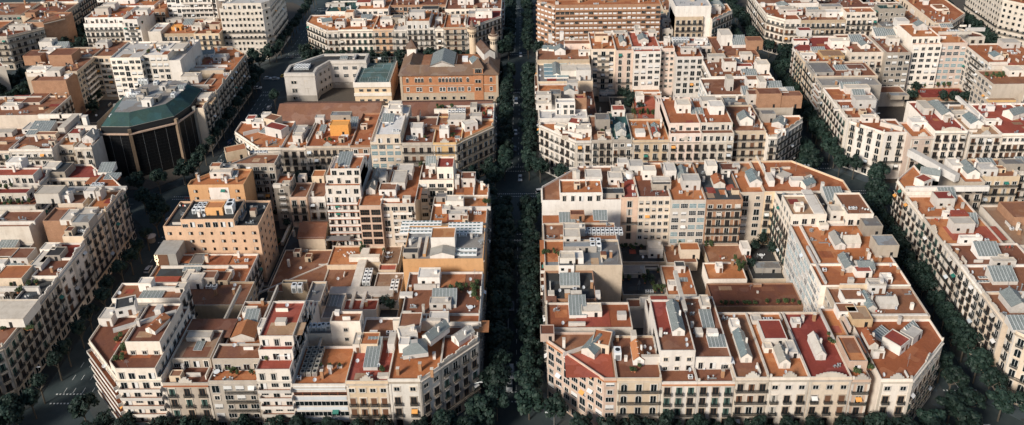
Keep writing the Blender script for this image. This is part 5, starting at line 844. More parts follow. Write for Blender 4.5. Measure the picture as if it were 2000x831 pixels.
        for q in range(4):
            a, b_ = rnd.uniform(-w/2, w/2), rnd.uniform(-d/2, d/2); hh = rnd.uniform(.6, 1)*max(.8, h); m.cyl(a, b_, 0, .16, hh, MAT['metal'], 8); m.cyl(a, b_, hh, .3, .2, MAT['metal'], 8, .05)
        m.box(0, 0, 0, w, .3, .3, MAT['metal'], rot)
    elif k in ('tank', 'tankg'):
        nm = 'water_tank'; m.cyl(0, 0, .3, w/2, h-.3, WALL['g'] if k == 'tankg' else MAT['aluw'], 14); m.cyl(0, 0, h, w/2, .3, MAT['cap'], 14, .2); m.box(0, 0, 0, w*.8, d*.8, .3, MAT['concrete'])
    elif k == 'laundry':
        nm = 'clothes_line'
        for a in (-w/2, w/2): m.tube((a, 0, 0), (a, 0, 1.8), .04, MAT['metal'], 5)
        for q in range(3): m.box(0, -.4+.4*q, 1.75, w, .02, .02, MAT['iron'])
        for q in range(int(w/.6)):
            if rnd.random() < .75: m.box(-w/2+.4+q*.6, rnd.choice((-.4, 0, .4)), 1.75-rnd.uniform(.6, 1.1), .5, .03, .7, rnd.choice((MAT['aluw'], MAT['blind'], MAT['red'], MAT['skyd'])))
    elif k.startswith('awn_'):
        nm = 'canopy'; mt = {'w': MAT['aluw'], 'g': ROOF['g'], 'k': MAT['green'], 'y': MAT['ocher']}[k[4:]]
        m.box(0, 0, h-.25, w, d, .12, mt, rot)
        for a in (-w/2+.1, w/2-.1):
            for b_ in (-d/2+.1, d/2-.1): m.box(c_*a-s_*b_, s_*a+c_*b_, 0, .1, .1, h-.25, MAT['aluw'], rot)
    else: return k, cx+local[0], cy+local[1], z, w, d, h
    if m.f: m.build(nm, roof, (cx, cy, z))
    return None
PLANTS = []
def roof_clutter(roof, rnd, rect, z, local, avoid, wk, dens):
    x0, x1, y0, y1 = rect; A = (x1-x0)*(y1-y0)
    for _ in range(int(A*dens/38+.5)):
        for tr in range(8):
            x, y = rnd.uniform(x0+.9, x1-.9) if x1-x0 > 2 else (x0+x1)/2, rnd.uniform(y0+.8, y1-.8) if y1-y0 > 2 else (y0+y1)/2
            if all(abs(x-a) > (w/2+1) or not (-1 < y-b_ < d+1) for a, b_, w, d in avoid): break
        else: continue
        k = rnd.choice(['chimw', 'chimw', 'chimr', 'pipes', 'antl', 'antl', 'acs', 'hut', 'wallx', 'dish', 'chimr', 'patch', 'patch', 'box_n', 'pipes', 'wally', 'laundry', 'dish', 'acs', 'pipes', 'patch'])
        if k == 'patch': f = ('patch_'+rnd.choice('trny'), x, y, rnd.uniform(2, 5), rnd.uniform(2, 4), .04, 0, z)
        elif k in ('hut', 'box_n', 'box_w', 'gab', 'skyh'): f = (k, x, y, rnd.uniform(1.6, 3.2), rnd.uniform(1.6, 3), rnd.uniform(1.2, 2.6), 0, z)
        elif k == 'laundry': f = (k, x, y, rnd.uniform(2, 3.4), 1.6, 1.8, 0, z)
        elif k == 'wallx': f = (k, x, y, rnd.uniform(2, 4), .3, rnd.uniform(.8, 1.6), 0, z)
        elif k == 'wally': f = (k, x, y, .3, rnd.uniform(2, 4), rnd.uniform(.8, 1.5), 0, z)
        elif k == 'acs': f = (k, x, y, rnd.choice((1.5, 3)), 1.2, 1.0, 0, z)
        elif k == 'antl': f = (k, x, y, 1, 1, rnd.uniform(2.5, 5), 0, z)
        elif k == 'pipes': f = (k, x, y, rnd.uniform(1, 3), .8, 1.2, 0, z)
        else: f = (k, x, y, .8, .8, rnd.uniform(1.2, 2.6), 0, z)
        w, d = f[3], f[4]
        if x-w/2 < x0+.3 or x+w/2 > x1-.3 or y+d > y1-.3: continue
        avoid.append((x, y, w, d)); roof_feature(roof, f, local, rnd, wk)
def build_house(idx, t):
    blk, side, wk, rk, rc, h, fac, ups, fts, opt = t
    rnd = random.Random(idx*7+3); b = BL[blk]; x0, x1, y0, y1 = rc; e = .03
    P = [(x0+e, y0+e), (x1-e, y0+e), (x1-e, y1-e), (x0+e, y1-e)]
    P = clip_ch(P, b) if side != 'C' else P
    if len(P) < 3: return
    local = ((x0+x1)/2, (y0+y1)/2); LP = [(x-local[0], y-local[1]) for x, y in P]
    low = h < 12
    kind = 'apartment house' if not low else 'low courtyard building'
    bld = thing('apartment_house' if not low else 'courtyard_building', '', 'building', (local[0], local[1], 0), 0, 'houses of the '+BN[blk])
    wm, rm = WALL[wk], ROOF[rk]; ph = .8 if not low else .5
    W = MB(); inn = inset(LP, .24); dz = h-ph
    W.walls(LP, 0, h, wm); W.ring(LP, inn, dz, h, wm, MAT['cap'] if wk in 'wcmgp' else wm)
    RF = MB(); RF.prism(inset(LP, .22), dz-.3, dz, rm)
    decks = [((x0, x1, y0, y1), dz)]
    if fac == 'shed':
        RF = MB(); RF.gable(0, 0, h-.2, x1-x0, y1-y0, .1, 3.0, wm, ROOF['n'], 0, 'x', .4)
    for u in ups:
        ex = .07
        q = [(u[0]+ex-local[0], u[2]+ex-local[1]), (u[1]-ex-local[0], u[2]+ex-local[1]), (u[1]-ex-local[0], u[3]-ex-local[1]), (u[0]+ex-local[0], u[3]-ex-local[1])]
        q = [(x-local[0], y-local[1]) for x, y in clip_ch([(x+local[0], y+local[1]) for x, y in q], (b[0]+ex*1.5, b[1]-ex*1.5, b[2]+ex*1.5, b[3]-ex*1.5))] if side != 'C' else q
        if len(q) < 3: continue
        W.walls(q, dz, u[4], wm); W.ring(q, inset(q, .22), u[4]-.7, u[4], wm, MAT['cap'] if wk in 'wcmgp' else wm)
        RF.prism(inset(q, .20), u[4]-1.0, u[4]-.7, ROOF[u[5]]); decks.append(((u[0], u[1], u[2], u[3]), u[4]-.7))
    wall = W.build('wall', bld); roof = RF.build('roof', bld)
    # facades
    opts = dict(bm=rnd.uniform(.86, 1.1), pf=rnd.choice((1, 1, 2, 9)), rear=opt.get('rear'), bal=opt.get('bal') or rnd.choice('iiil' if fac == 'cls' else 'ilnl'), bs=rnd.randint(1, 3),
                topsm=rnd.choice([None, None, 'small', 'french']) if fac == 'cls' else None,
                wk=rnd.choice([['open', 'shb', 'french'], ['french', 'open', 'open'], ['shw', 'open', 'open'], ['open', 'open', 'french'], ['shc', 'open', 'shb'], ['shg', 'open'], ['arch', 'french'] if rnd.random() < .3 else ['shb', 'open', 'french']]))
    if opt.get('shut') == 'd': opts['wk'] = ['open', 'open', 'shc']
    if side != 'S' and wk in 'gp': opts['bal'] = opts['bal'] if rnd.random() < .5 else 'n'
    n = len(P)
    for i in range(n):
        a, c = P[i], P[(i+1) % n]; ex, ey = c[0]-a[0], c[1]-a[1]; L = math.hypot(ex, ey)
        if L < 2: continue
        nx, ny = ey/L, -ex/L; mx, my = (a[0]+c[0])/2, (a[1]+c[1])/2
        pub = on_bound(b, mx+nx*.1, my+ny*.1) and side != 'C'
        if not seen(nx, ny, mx, my): continue
        if fac == 'ork' and ny < -.5:
            LW = MB(); LW.box(mx-local[0]+1, my-local[1]-.05, 8, 7.5, .12, h-9.2, WALL['w']); LW.build('light_well_wall', bld)
        if fac in ('hotel', 'ork') and ny < -.5:
            facade(bld, rnd, a, c, 0, h, 'hotel', blk, idx, opts, local, False, wk); continue
        if side in 'SN' and not pub and abs(ny) < .5 and not opt.get('sidewin'): continue
        if side in 'WE' and not pub and abs(nx) < .5: continue
        facade(bld, rnd, a, c, 0, h, fac, blk, idx, opts, local, pub, wk, rear=not pub)
        # cornice and string courses on the street front
        if pub and fac not in ('mod2',):
            C = MB(); ang = math.atan2(ey, ex); cxx, cyy = mx-local[0], my-local[1]
            tm = {'o': MAT['orange'], 'r': MAT['terrf'], 'y': MAT['orange'], 'w': MAT['hut']}.get(opt.get('trim'), MAT['stone'] if wk != 'w' else MAT['cap'])
            C.box(cxx+nx*.2, cyy+ny*.2, h-1.15, L-.06, .42, .22, tm, ang)
            C.box(cxx+nx*.12, cyy+ny*.12, h-1.45, L-.08, .26, .3, MAT['stone'] if wk != 'w' else MAT['cap'], ang)
            C2 = MB(); C2.box(cxx+nx*.1, cyy+ny*.1, 4.6, L-.08, .22, .3, MAT['stone'], ang); C2.build('string_course', bld)
            if fac == 'strip':
                for q in range(4): C2 = MB(); C2.box(cxx+nx*.06, cyy+ny*.06, 5.0+q*3.75+(2.6), L-.3, .1, 1.1, MAT['ltblue'], ang); C2.build('spandrel_band', bld)
            C.build('cornice', bld)
            if fac == 'cls':
                T = MB()
                ux, uy = ex/L, ey/L
                for s in (-1, 1): C2 = MB(); C2.box(cxx+ux*s*(L/2-.4)+nx*.06, cyy+uy*s*(L/2-.4)+ny*.06, 5, .6, .12, h-6.6, MAT['cap'], ang); C2.build('pilaster', bld)
                pd = opt.get('ped', 0) or (1 if rnd.random() < .25 else 0)
                if opt.get('wave') or (side in 'WE' and rnd.random() < .35):
                    nn = max(3, int(L/1.1))
                    for q in range(nn):
                        hh = .35+.75*abs(math.sin(q*math.pi/4.0)); tt = -L/2+L*(q+.5)/nn
                        T.box(cxx+ux*tt-nx*.16, cyy+uy*tt-ny*.16, h+.002, L/nn+.01, .34, hh, MAT['cap'], ang)
                elif pd == 2:
                    for q in range(9): T.box(cxx+ux*(q-4)*.9-nx*.14, cyy+uy*(q-4)*.9-ny*.14, h+.002, .9, .4, .3+1.3*math.cos((q-4)*.33), MAT['cap'], ang)
                elif pd:
                    for wq, hq in ((3.6, .7), (2.2, 1.3), (1.0, 1.8)): T.box(cxx-nx*(.14+hq*.005), cyy-ny*(.14+hq*.005), h+.002, wq, .4, hq, MAT['cap'], ang)
                for s in (-1, 1):
                    if rnd.random() < .5: C2 = MB(); C2.box(cxx+ux*s*(L/2-.4)-nx*.15, cyy+uy*s*(L/2-.4)-ny*.15, h+.003, .5, .45, .9, MAT['cap'], ang); C2.build('finial', bld)
                T.build('facade_ornament', bld)
    for u in ups:
        q = [(u[0]+.07, u[2]+.07), (u[1]-.07, u[2]+.07), (u[1]-.07, u[3]-.07), (u[0]+.07, u[3]-.07)]
        if side != 'C': q = clip_ch(q, (b[0]+.1, b[1]-.1, b[2]+.1, b[3]-.1))
        for i in range(len(q)):
            a, c = q[i], q[(i+1) % len(q)]; ex, ey = c[0]-a[0], c[1]-a[1]; L = math.hypot(ex, ey)
            if L < 3: continue
            nx, ny = ey/L, -ex/L
            if not seen(nx, ny, a[0], a[1]) or (abs(nx) > .9 and side in 'SN' and fac != 'modt'): continue
            base = max([dz]+[v[4]-.7 for v in ups if v is not u and v[4] < u[4] and abs(v[0]-u[0]) < 3 and v[2] < u[2]])
            if u[4]-base < 2: continue
            ux, uy = ex/L, ey/L; nn = max(1, int(L/2.6)); ang = math.atan2(ey, ex); z = base+.25
            while z+2.6 < u[4]+.2:
                for k in range(nn):
                    tt = L*(k+.5)/nn
                    link('window', win_mesh(rnd.choice(['door', 'french', 'wide', 'doorb']) if u[4]-base < 7 else rnd.choice(['mull', 'small'])), bld, (a[0]+ux*tt-local[0], a[1]+uy*tt-local[1], z), ang+math.pi)
                z += 3.2
    # flat roof: traced huts first, then the small clutter every terrace has
    avoid = [(f[1], f[2], f[3], f[4]) for f in fts]
    for f in fts:
        r_ = roof_feature(roof, f, local, rnd, wk)
        if r_: PLANTS.append((r_, idx))
    if fac != 'shed':
        lim = CH if side != 'C' else 0
        for (rect, z) in decks:
            rx0, rx1, ry0, ry1 = rect
            if side != 'C':
                if rx0 < b[0]+2 and (ry0 < b[2]+2 or ry1 > b[3]-2): rx0 = b[0]+8
                if rx1 > b[1]-2 and (ry0 < b[2]+2 or ry1 > b[3]-2): rx1 = b[1]-8
            if rx1-rx0 > 2.5 and ry1-ry0 > 2.5:
                av = list(avoid)
                if len(decks) > 1 and z == dz: av += [((u[0]+u[1])/2, u[2], u[1]-u[0], u[3]-u[2]) for u in ups]
                roof_clutter(roof, rnd, (rx0, rx1, ry0, ry1), z, local, av, wk, .5 if low else .95)
    TH.append((blk, side, bld, local, wk, (ups[-1][5] if ups else rk), low, idx))
    return bld
for i_, t_ in enumerate(DATA): build_house(i_, t_)
# labels: each house is found by its colours and its place in the row
LABEL = {}
grp = {}
for r_ in TH: grp.setdefault((r_[0], r_[1]), []).append(r_)
for (blk, side), L in grp.items():
    L.sort(key=(lambda r_: r_[3][1]) if side in 'WE' else (lambda r_: (r_[3][0])))
    for i, (bk, sd_, o, loc, wk, rk, low, idx) in enumerate(L):
        wn, rn = WALLN[wk], ROOFN[rk]
        if side == 'C': s = f"{wn} {'low building' if low else 'house'} with {rn} roof, {ordw(i)} from left inside the {BN[blk]}"
        elif side in 'WE': s = f"{wn} apartment house with {rn} roof, {ordw(i)} from front on {'left' if side=='W' else 'right'} side of {BN[blk]}"
        else: s = f"{wn} apartment house with {rn} roof, {ordw(i)} from left on {ring_label[side]} of {BN[blk]}"
        o['label'] = s; LABEL[idx] = s
# ================================================================= landmark buildings
def sub(mb, name, par): return mb.build(name, par)
MAT['pier'] = plaster('tower_pier_stone', (.26, .20, .15), .5)
# dark glass octagonal office tower with a green sloping roof
T = thing('office_tower', 'dark glass octagonal office tower with sloping green roof on the avenue corner', 'building', (-166, 172, 0))
OP = [(-15.2, -17.0), (-1.2, -17.5), (15.3, -7.4), (18.8, 4.5), (18, 22), (6, 29), (-12, 26), (-19, 8)]
m_ = MB(); m_.prism(OP, 0, 22.0, WALL['t']); m_.prism(inset(OP, 1.0), 22.0, 24.6, MAT['dark']); sub(m_, 'wall', T)
m_ = MB()
for i in range(len(OP)):
    a, c = OP[i], OP[(i+1) % len(OP)]; L = math.dist(a, c); ux, uy = (c[0]-a[0])/L, (c[1]-a[1])/L; nx, ny = uy, -ux; ang = math.atan2(uy, ux)
    m_.box((a[0]+c[0])/2+nx*.3, (a[1]+c[1])/2+ny*.3, 21.6, L+.6, .8, .6, WALL['p'], ang)
sub(m_, 'cornice', T)
for i in range(len(OP)):
    a, c = OP[i], OP[(i+1) % len(OP)]; L = math.dist(a, c); ux, uy = (c[0]-a[0])/L, (c[1]-a[1])/L; nx, ny = uy, -ux; ang = math.atan2(uy, ux)
    m_ = MB(); m_.box(a[0], a[1], 0, 1.3, 1.3, 24.0, MAT['pier'] if i in (1, 2) else MAT['concrete'], ang); sub(m_, 'corner_pier', T)
    if i in (0, 1, 2, 7):
        g_ = MB(); n = int(L/1.5)
        for k in range(1, n): g_.box(a[0]+ux*L*k/n+nx*.02, a[1]+uy*L*k/n+ny*.02, 1, (.09 if k % 3 == 0 else .05), .1, 20.5, MAT['metal'] if k % 3 == 0 else MAT['iron'], ang)
        for k in range(1, 14): g_.box((a[0]+c[0])/2+nx*.03, (a[1]+c[1])/2+ny*.03, 1.5*k, L-2, .06, .05, MAT['iron'], ang)
        sub(g_, 'glazing_grid', T)
copper = tiled('green_copper', (.045, .088, .074), .6)
m_ = MB(); A, B = inset(OP, 1.3), inset(OP, 6.4)
for i in range(len(A)):
    j = (i+1) % len(A); m_.face([(*A[i], 24.8), (*A[j], 24.8), (*B[j], 29.2), (*B[i], 29.2)], copper)
m_.prism(A, 24.6, 24.8, MAT['concrete'])
m_.face([(*p, 29.2) for p in B], ROOF['g']); rf = sub(m_, 'roof', T)
rr = random.Random(5)
for i in range(16):
    x, y = rr.uniform(-10, 12), rr.uniform(-6, 18)
    k = rr.choice(['box_w', 'hut', 'sky', 'cab', 'acs', 'box_g', 'pipes'])
    roof_feature(rf, (k, x-166+0, y+172, rr.uniform(2, 5), rr.uniform(1.5, 4), rr.uniform(1.2, 3.2), 0, 29.2), (-166, 172), rr, 'g')
m_ = MB()
for k in range(5): m_.box(-12+k*.9, -10.2+0, 26.6+.0, .45, 2.2, 1.0, MAT['aluw'])
sub(m_, 'roof_hatch', rf)
# seminary: brick palace with hipped brown roof, stone base, gallery of arched windows and three turrets
S = thing('seminary_building', 'ochre brick seminary with brown hipped roofs, arched windows and round turrets beside central street', 'building', (-35.3, 241, 0))
sx0, sx1, sy0, sy1 = -24.9, 24.9, -13.6, 13
stn = plaster('warm_stone', (.62, .50, .37), .4); brk = brickmat('seminary_brick', (.58, .25, .11)); rbt = tiled('brown_pantiles', (.19, .115, .075), .5, 1.5)
m_ = MB(); m_.box((sx0+sx1)/2, (sy0+sy1)/2, 0, sx1-sx0+.3, sy1-sy0+.3, 5.2, stn); m_.box((sx0+sx1)/2, (sy0+sy1)/2, 5.2, sx1-sx0, sy1-sy0, 10.6, brk)
for z in (5.1, 9.6, 15.2): m_.box((sx0+sx1)/2, (sy0+sy1)/2, z, sx1-sx0+.5, sy1-sy0+.5, .35, stn)
for s in (-1, 1): m_.box(s*24.7, sy0+.1, 0, 1.2, .6, 15.4, stn)
sub(m_, 'wall', S)
def hip(mb, x0, x1, y0, y1, z, rise, mat, ov=1.0):
    x0 -= ov; x1 += ov; y0 -= ov; y1 += ov; hw = min(x1-x0, y1-y0)/2
    if x1-x0 > y1-y0: a, b_ = (x0+hw, (y0+y1)/2), (x1-hw, (y0+y1)/2)
    else: a, b_ = ((x0+x1)/2, y0+hw), ((x0+x1)/2, y1-hw)
    c = [(x0, y0, z), (x1, y0, z), (x1, y1, z), (x0, y1, z)]; A3, B3 = (*a, z+rise), (*b_, z+rise)
    if x1-x0 > y1-y0:
        mb.face([c[0], c[1], B3, A3], mat); mb.face([c[1], c[2], B3], mat); mb.face([c[2], c[3], A3, B3], mat); mb.face([c[3], c[0], A3], mat)
    else:
        mb.face([c[0], c[1], A3], mat); mb.face([c[1], c[2], B3, A3], mat); mb.face([c[2], c[3], B3], mat); mb.face([c[3], c[0], A3, B3], mat)
    mb.face(c[::-1], mat)
m_ = MB(); hip(m_, sx0, sx1, sy0, sy0+9, 15.6, 3.8, rbt); hip(m_, sx0, sx0+9, sy0+1, sy1, 15.7, 3.9, rbt); hip(m_, sx1-9, sx1, sy0+1, sy1, 15.65, 3.85, rbt)
m_.box(0, 2, 15.5, 34, 20, .6, ROOF['n']); srf = sub(m_, 'roof', S)
m_ = MB(); m_.gable(-3.5, -1.5, 15.8, 12, 17, 3.6, 2.6, MAT['hut'], MAT['skyg']); m_.gable(-3.5, -1.5, 15.75, 13.2, 17.4, 3.2, 2.4, MAT['hut'], rbt)
sub(m_, 'chapel_skylight', srf)
for k in range(5): link('window', win_mesh('arch'), S, (-6.5+k*1.5, -10.25, 16.4), math.pi)
m_ = MB(); m_.box(7.5, 3, 16, 3, 3, 2.4, MAT['aluw']); m_.gable(13, 0, 16, 5, 7, 1.6, 1.4, MAT['hut'], MAT['skyd'], .35); sub(m_, 'cooling_units', srf)
m_ = MB(); m_.gable(18, 8, 17, 6, 15, 4.2, 2.2, MAT['hut'], rbt, .35); sub(m_, 'side_wing', S)
def turret(x, y, zb, r, h, sq=False):
    tw = MB()
    if sq:
        tw.box(x, y, zb, 2*r, 2*r, h, brk if zb < 1 else MAT['hut']); tw.box(x, y, zb+h, 2*r+.8, 2*r+.8, .4, stn); o = sub(tw, 'turret', S)
        c = MB(); e = r+.7; P4 = [(x-e, y-e, zb+h+.4), (x+e, y-e, zb+h+.4), (x+e, y+e, zb+h+.4), (x-e, y+e, zb+h+.4)]
        for i in range(4): c.face([P4[i], P4[(i+1) % 4], (x, y, zb+h+4.6)], rbt)
        c.face(P4[::-1], rbt); c.build('turret_roof', o)
    else:
        tw.cyl(x, y, zb, r, h, stn, 16); tw.cyl(x, y, zb+h-3.4, r, 1.2, stn, 16, r*1.45); tw.cyl(x, y, zb+h-2.2, r*1.45, 1.5, stn, 16)
        for k in range(12):
            a = k*math.pi/6; tw.box(x+(r+.02)*math.cos(a), y+(r+.02)*math.sin(a), zb+h-5.4, .35, .5, 1.6, MAT['dark'], a+math.pi/2)
        o = sub(tw, 'turret', S); c = MB(); c.cyl(x, y, zb+h-.7, r*1.4, .9, rbt, 16, r*.75); c.cyl(x, y, zb+h+.2, r*.75, 4.4, rbt, 16, .05, False); c.build('turret_roof', o)
turret(22.6, 6.5, 0, 1.9, 30); turret(11.0, 14.5, 0, 1.9, 31); turret(-21.5, 10, 15, 2.4, 6.5, True); turret(15.2, sy0+2.0, 0, 2.4, 19.2, True)
for k in range(3): link('window', win_mesh('arch'), S, (14.1+k*1.1, sy0-.45, 16.6), math.pi)
def wrow(xs, z, kd, y=sy0-.03):
    for x in xs: link('window', win_mesh(kd), S, (x, y, z), math.pi)
wrow([-21.5, -17, -15.4, -13.8, -9.6, -4.8, -3.0, -1.2, .6, 2.4, 4.2, 6.0, 9.6, 21.6], 11.4, 'arch'); wrow([-21.5, -16.4, -14.9, -9.6, -4.4, -2.8, -.2, 1.3, 2.8, 5.2, 6.8, 10.2, 21.6], 6.4, 'stonew')
wrow([-21.8, -20.2, -16.8, -13.2, -11.7, -8, -3.9, -2.4, 2, 6, 7.5, 20.6, 22.1], 1.6, 'mull', sy0-.18); wrow([14.2, 15.7], 11.0, 'mull', sy0-.45); wrow([14.2, 15.7], 6.6, 'mull', sy0-.45)
# neoclassical institute round a recessed court, and the roof playground beside it
Q = thing('institute_building', 'pale stone institute with green flat roof bending round a recessed court', 'building', (-103, 240, 0))
PW = [(-18, -9.8), (-2, -10.2), (-2, -3), (2.5, 6), (22, 6), (22, 16), (-3, 16), (-18, 1)]
m_ = MB(); m_.walls(PW, 0, 16.2, WALL['w']); iq = inset(PW, 1.3); m_.ring(PW, iq, 15.2, 16.2, WALL['w'], MAT['cap']); m_.walls(inset(PW, -.12), 0, 3.6, WALL['g']); m_.ring(inset(PW, -.12), PW, 3.5, 3.6, WALL['g'], WALL['g'])
m_.walls([(x*1.0, y) for x, y in inset(PW, -.25)], 14.2, 14.7, MAT['cap']); m_.ring(inset(PW, -.25), PW, 14.2, 14.7, MAT['cap'], MAT['cap']); sub(m_, 'wall', Q)
m_ = MB(); m_.prism(inset(PW, 1.25), 15.0, 15.25, ROOF['d']); qr = sub(m_, 'roof', Q)
for f in (('acs', -113.5, 236, 8, 6, 1.6, 0, 15.25), ('sky', -94, 250, 4, 3, 1, 0, 15.25), ('pipes', -90, 250, 4, 3, 1, 0, 15.25), ('hut', -88, 248, 1, 6, 1.2, 0, 15.25)): roof_feature(qr, f, (-103, 240), rr, 'c')
for x in (-14, -7): 
    for z in (1.2, 5.2, 10.2): link('window', win_mesh('mull' if z != 5.2 else 'french'), Q, (x, -10.0, z), math.pi); link('window', win_mesh('mull' if z != 5.2 else 'french'), Q, (x+1.4, -10.0, z), math.pi)
for x in (5.5, 10.5, 15.5):
    for z in (2, 6.5, 11): link('window', win_mesh('galt'), Q, (x, 5.95, z), math.pi)
for i in range(3): 
    for z in (2, 6.5, 11): link('window', win_mesh('mull'), Q, (-2+(i+.5)*1.5+.1, -3+(i+.5)*3-.1, z), math.pi+math.atan2(9, 4.5))
K = thing('playground_building', 'low pale building with green sports court on its roof between institute and seminary', 'building', (-75, 240, 0))
m_ = MB(); m_.box(0, 0, 0, 19, 26.6, 11.6, WALL['c']); m_.box(0, -13.6, 4.6, 19.4, .6, 1.6, MAT['hut']); m_.box(0, -13.6, 9.6, 19.4, .6, 2.6, MAT['hut']); m_.box(-9.2, 0, 11.6, .6, 27, 1.2, MAT['hut'])
m_.box(9.2, 0, 11.6, .6, 27, 1.0, WALL['g']); sub(m_, 'wall', K)
crt = tiled('green_sports_court', (.115, .165, .14), .35); m_ = MB(); m_.box(0, 0, 11.6, 17.6, 26, .12, WALL['g'], top=crt); kr = sub(m_, 'sports_court', K)
m_ = MB()
for (x, y, w_, d_) in ((0, -11, 14, .12), (0, 11, 14, .12), (-7, 0, .12, 22), (7, 0, .12, 22), (0, 0, 14, .12), (0, -6, 5, .1), (0, 6, 5, .1), (-2.5, -8.5, .1, 5), (2.5, -8.5, .1, 5), (-2.5, 8.5, .1, 5), (2.5, 8.5, .1, 5)): m_.box(x, y, 11.73, w_, d_, .01, paint)
m_.build('court_lines', kr)
m_ = MB()
for i in range(14):
    for y in (-13.1, 13.1): m_.box(-8.8+i*1.35, y, 11.7, .06, .06, 3.4, MAT['metal'])
for i in range(20):
    for x in (-8.9, 8.9): m_.box(x, -13+i*1.37, 11.7, .06, .06, 3.4, MAT['metal'])
for z in (13.2, 15.1):
    m_.box(0, 13.1, z, 17.8, .05, .05, MAT['metal']); m_.box(-8.9, 0, z, .05, 26, .05, MAT['metal']); m_.box(8.9, 0, z, .05, 26, .05, MAT['metal'])
m_.box(0, 12.4, 14.0, 1.8, .1, 1.1, MAT['aluw']); m_.box(0, 12.6, 11.7, .12, .12, 2.6, MAT['metal']); m_.build('fence', kr)
for x in (-6, -2, 2, 6):
    for z in (1.2, 7.0): link('window', win_mesh('wide'), K, (x, -13.52, z), math.pi)
# long cloister roof in the garden of the seminary
def hall(name, label, x0, x1, y0, y1, he, hr):
    H_ = thing(name, label, 'building', ((x0+x1)/2, (y0+y1)/2, 0)); w_, d_ = x1-x0, y1-y0
    mm = MB(); mm.box(0, 0, 0, w_, d_, he, WALL['g']); mm.build('wall', H_)
    mm = MB(); mm.gable(0, 0, he+.01, w_, d_, .02, hr-he, WALL['c'], tiled('long_brown_pantiles', (.27, .125, .075), .45, 1.3), 0, 'x', .5); mm.build('roof', H_)
    for k in range(int(w_/3.2)): link('window', win_mesh('mull'), H_, (-w_/2+1.6+k*3.2, -d_/2-.03, 1.5), math.pi)
hall('cloister_hall', 'long low hall under brown tiled pitched roof in front of the pale institute', -115.5, -66.5, 189.5, 214, 7.5, 12.6)
hall('cloister_hall', 'shorter low hall under brown tiled roof in front of the brick seminary', -59, -12.5, 189.5, 214, 7.5, 12.6)
# HOTEL sign slab on the orange hotel
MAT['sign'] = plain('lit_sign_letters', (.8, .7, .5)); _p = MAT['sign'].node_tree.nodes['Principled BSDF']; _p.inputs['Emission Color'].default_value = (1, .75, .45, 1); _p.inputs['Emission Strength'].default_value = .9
hs = thing('hotel_sign', 'grey brown sign slab with vertical white HOTEL letters on the orange hotel corner', 'sign', (-121.8, 75.2, 19.0))
m_ = MB(); m_.box(2.2, 0, -6, 7.4, 8.0, 6.6, MAT['concrete']); m_.build('slab', hs)
m_ = MB(); m_.box(.8, -4.06, -5.9, 4.2, .1, 6.2, MAT['frameb']); m_.build('sign_panel', hs)
for i, ch in enumerate('HOTEL'):
    cu = bpy.data.curves.new('letter', 'FONT'); cu.body = ch; cu.size = 1.75; cu.extrude = .1; cu.offset = .05; cu.align_x = 'CENTER'; cu.materials.append(MAT['sign'])
    tmp = bpy.data.objects.new('tmp', cu); COL.objects.link(tmp); bpy.context.view_layer.update(); me_ = bpy.data.meshes.new_from_object(tmp); bpy.data.objects.remove(tmp)
    o = bpy.data.objects.new('letter', me_); COL.objects.link(o); o.parent = hs; o.location = (-1.0, -4.22, -.95-i*1.2); o.rotation_euler = (math.pi/2, 0, 0)
# ================================================================= trees
def crown_mesh(seed, rad, hz, nl, leaf=.42, mat='leaf'):
    rnd = random.Random(seed); m = MB(); L = MAT[mat]; cl = []
    for _ in range(26):
        v = Vector((rnd.gauss(0, 1), rnd.gauss(0, 1), rnd.gauss(0, 1))).normalized()*rnd.uniform(.35, .86)
        cl.append((Vector((v.x*rad, v.y*rad, v.z*hz)), rnd.uniform(.22, .40)*rad))
    for c, r in cl:
        for _ in range(nl//26):
            d = Vector((rnd.gauss(0, 1), rnd.gauss(0, 1), rnd.gauss(0, 1)+.25)).normalized()
            p = c+d*r*rnd.uniform(.7, 1.08); n_ = (d+Vector((rnd.uniform(-.6, .6), rnd.uniform(-.6, .6), rnd.uniform(-.2, .9)))).normalized()
            u = n_.orthogonal().normalized(); v = n_.cross(u); a = rnd.uniform(0, 6.3); u, v = u*math.cos(a)+v*math.sin(a), v*math.cos(a)-u*math.sin(a)
            s = leaf*rnd.uniform(.6, 1.5)
            m.face([p+u*s, p+v*s*.7, p-u*s, p-v*s*.7], L)
    return m.mesh('crown')
CROWNS = [crown_mesh(i, 4.3, 3.6, 1900) for i in range(5)]; SMALL = [crown_mesh(20+i, 2.0, 1.8, 900, .24) for i in range(3)]
BUSH = [crown_mesh(40+i, .8, .7, 260, .16, 'leaf2') for i in range(4)]
def trunk_mesh(h, r, seed):
    m = MB(); rnd = random.Random(seed); m.tube((0, 0, 0), (.1, .05, h*.62), r, MAT['bark'], 8)
    for _ in range(6):
        a = rnd.uniform(0, 6.3); m.tube((.08, .04, h*rnd.uniform(.42, .6)), (math.cos(a)*h*.24, math.sin(a)*h*.24, h*rnd.uniform(.8, 1.0)), r*.42, MAT['bark'], 5)
    return m.mesh('trunk')
TRUNKS = [trunk_mesh(9.5, .26, i) for i in range(3)]; STRUNK = trunk_mesh(3.4, .12, 9)
rt = random.Random(11)
def inview(x, y, z=8.):
    d = Vector((x, y, z))-Vector((CAMQ[6], CAMQ[7], CAMQ[5])); zz = d.dot(cF)
    if zz < 1: return False
    X, Y = 1000+CAMQ[0]*d.dot(cR)/zz, CAMQ[1]-CAMQ[0]*d.dot(cU)/zz
    return -60 < X < 2060 and -30 < Y < 900
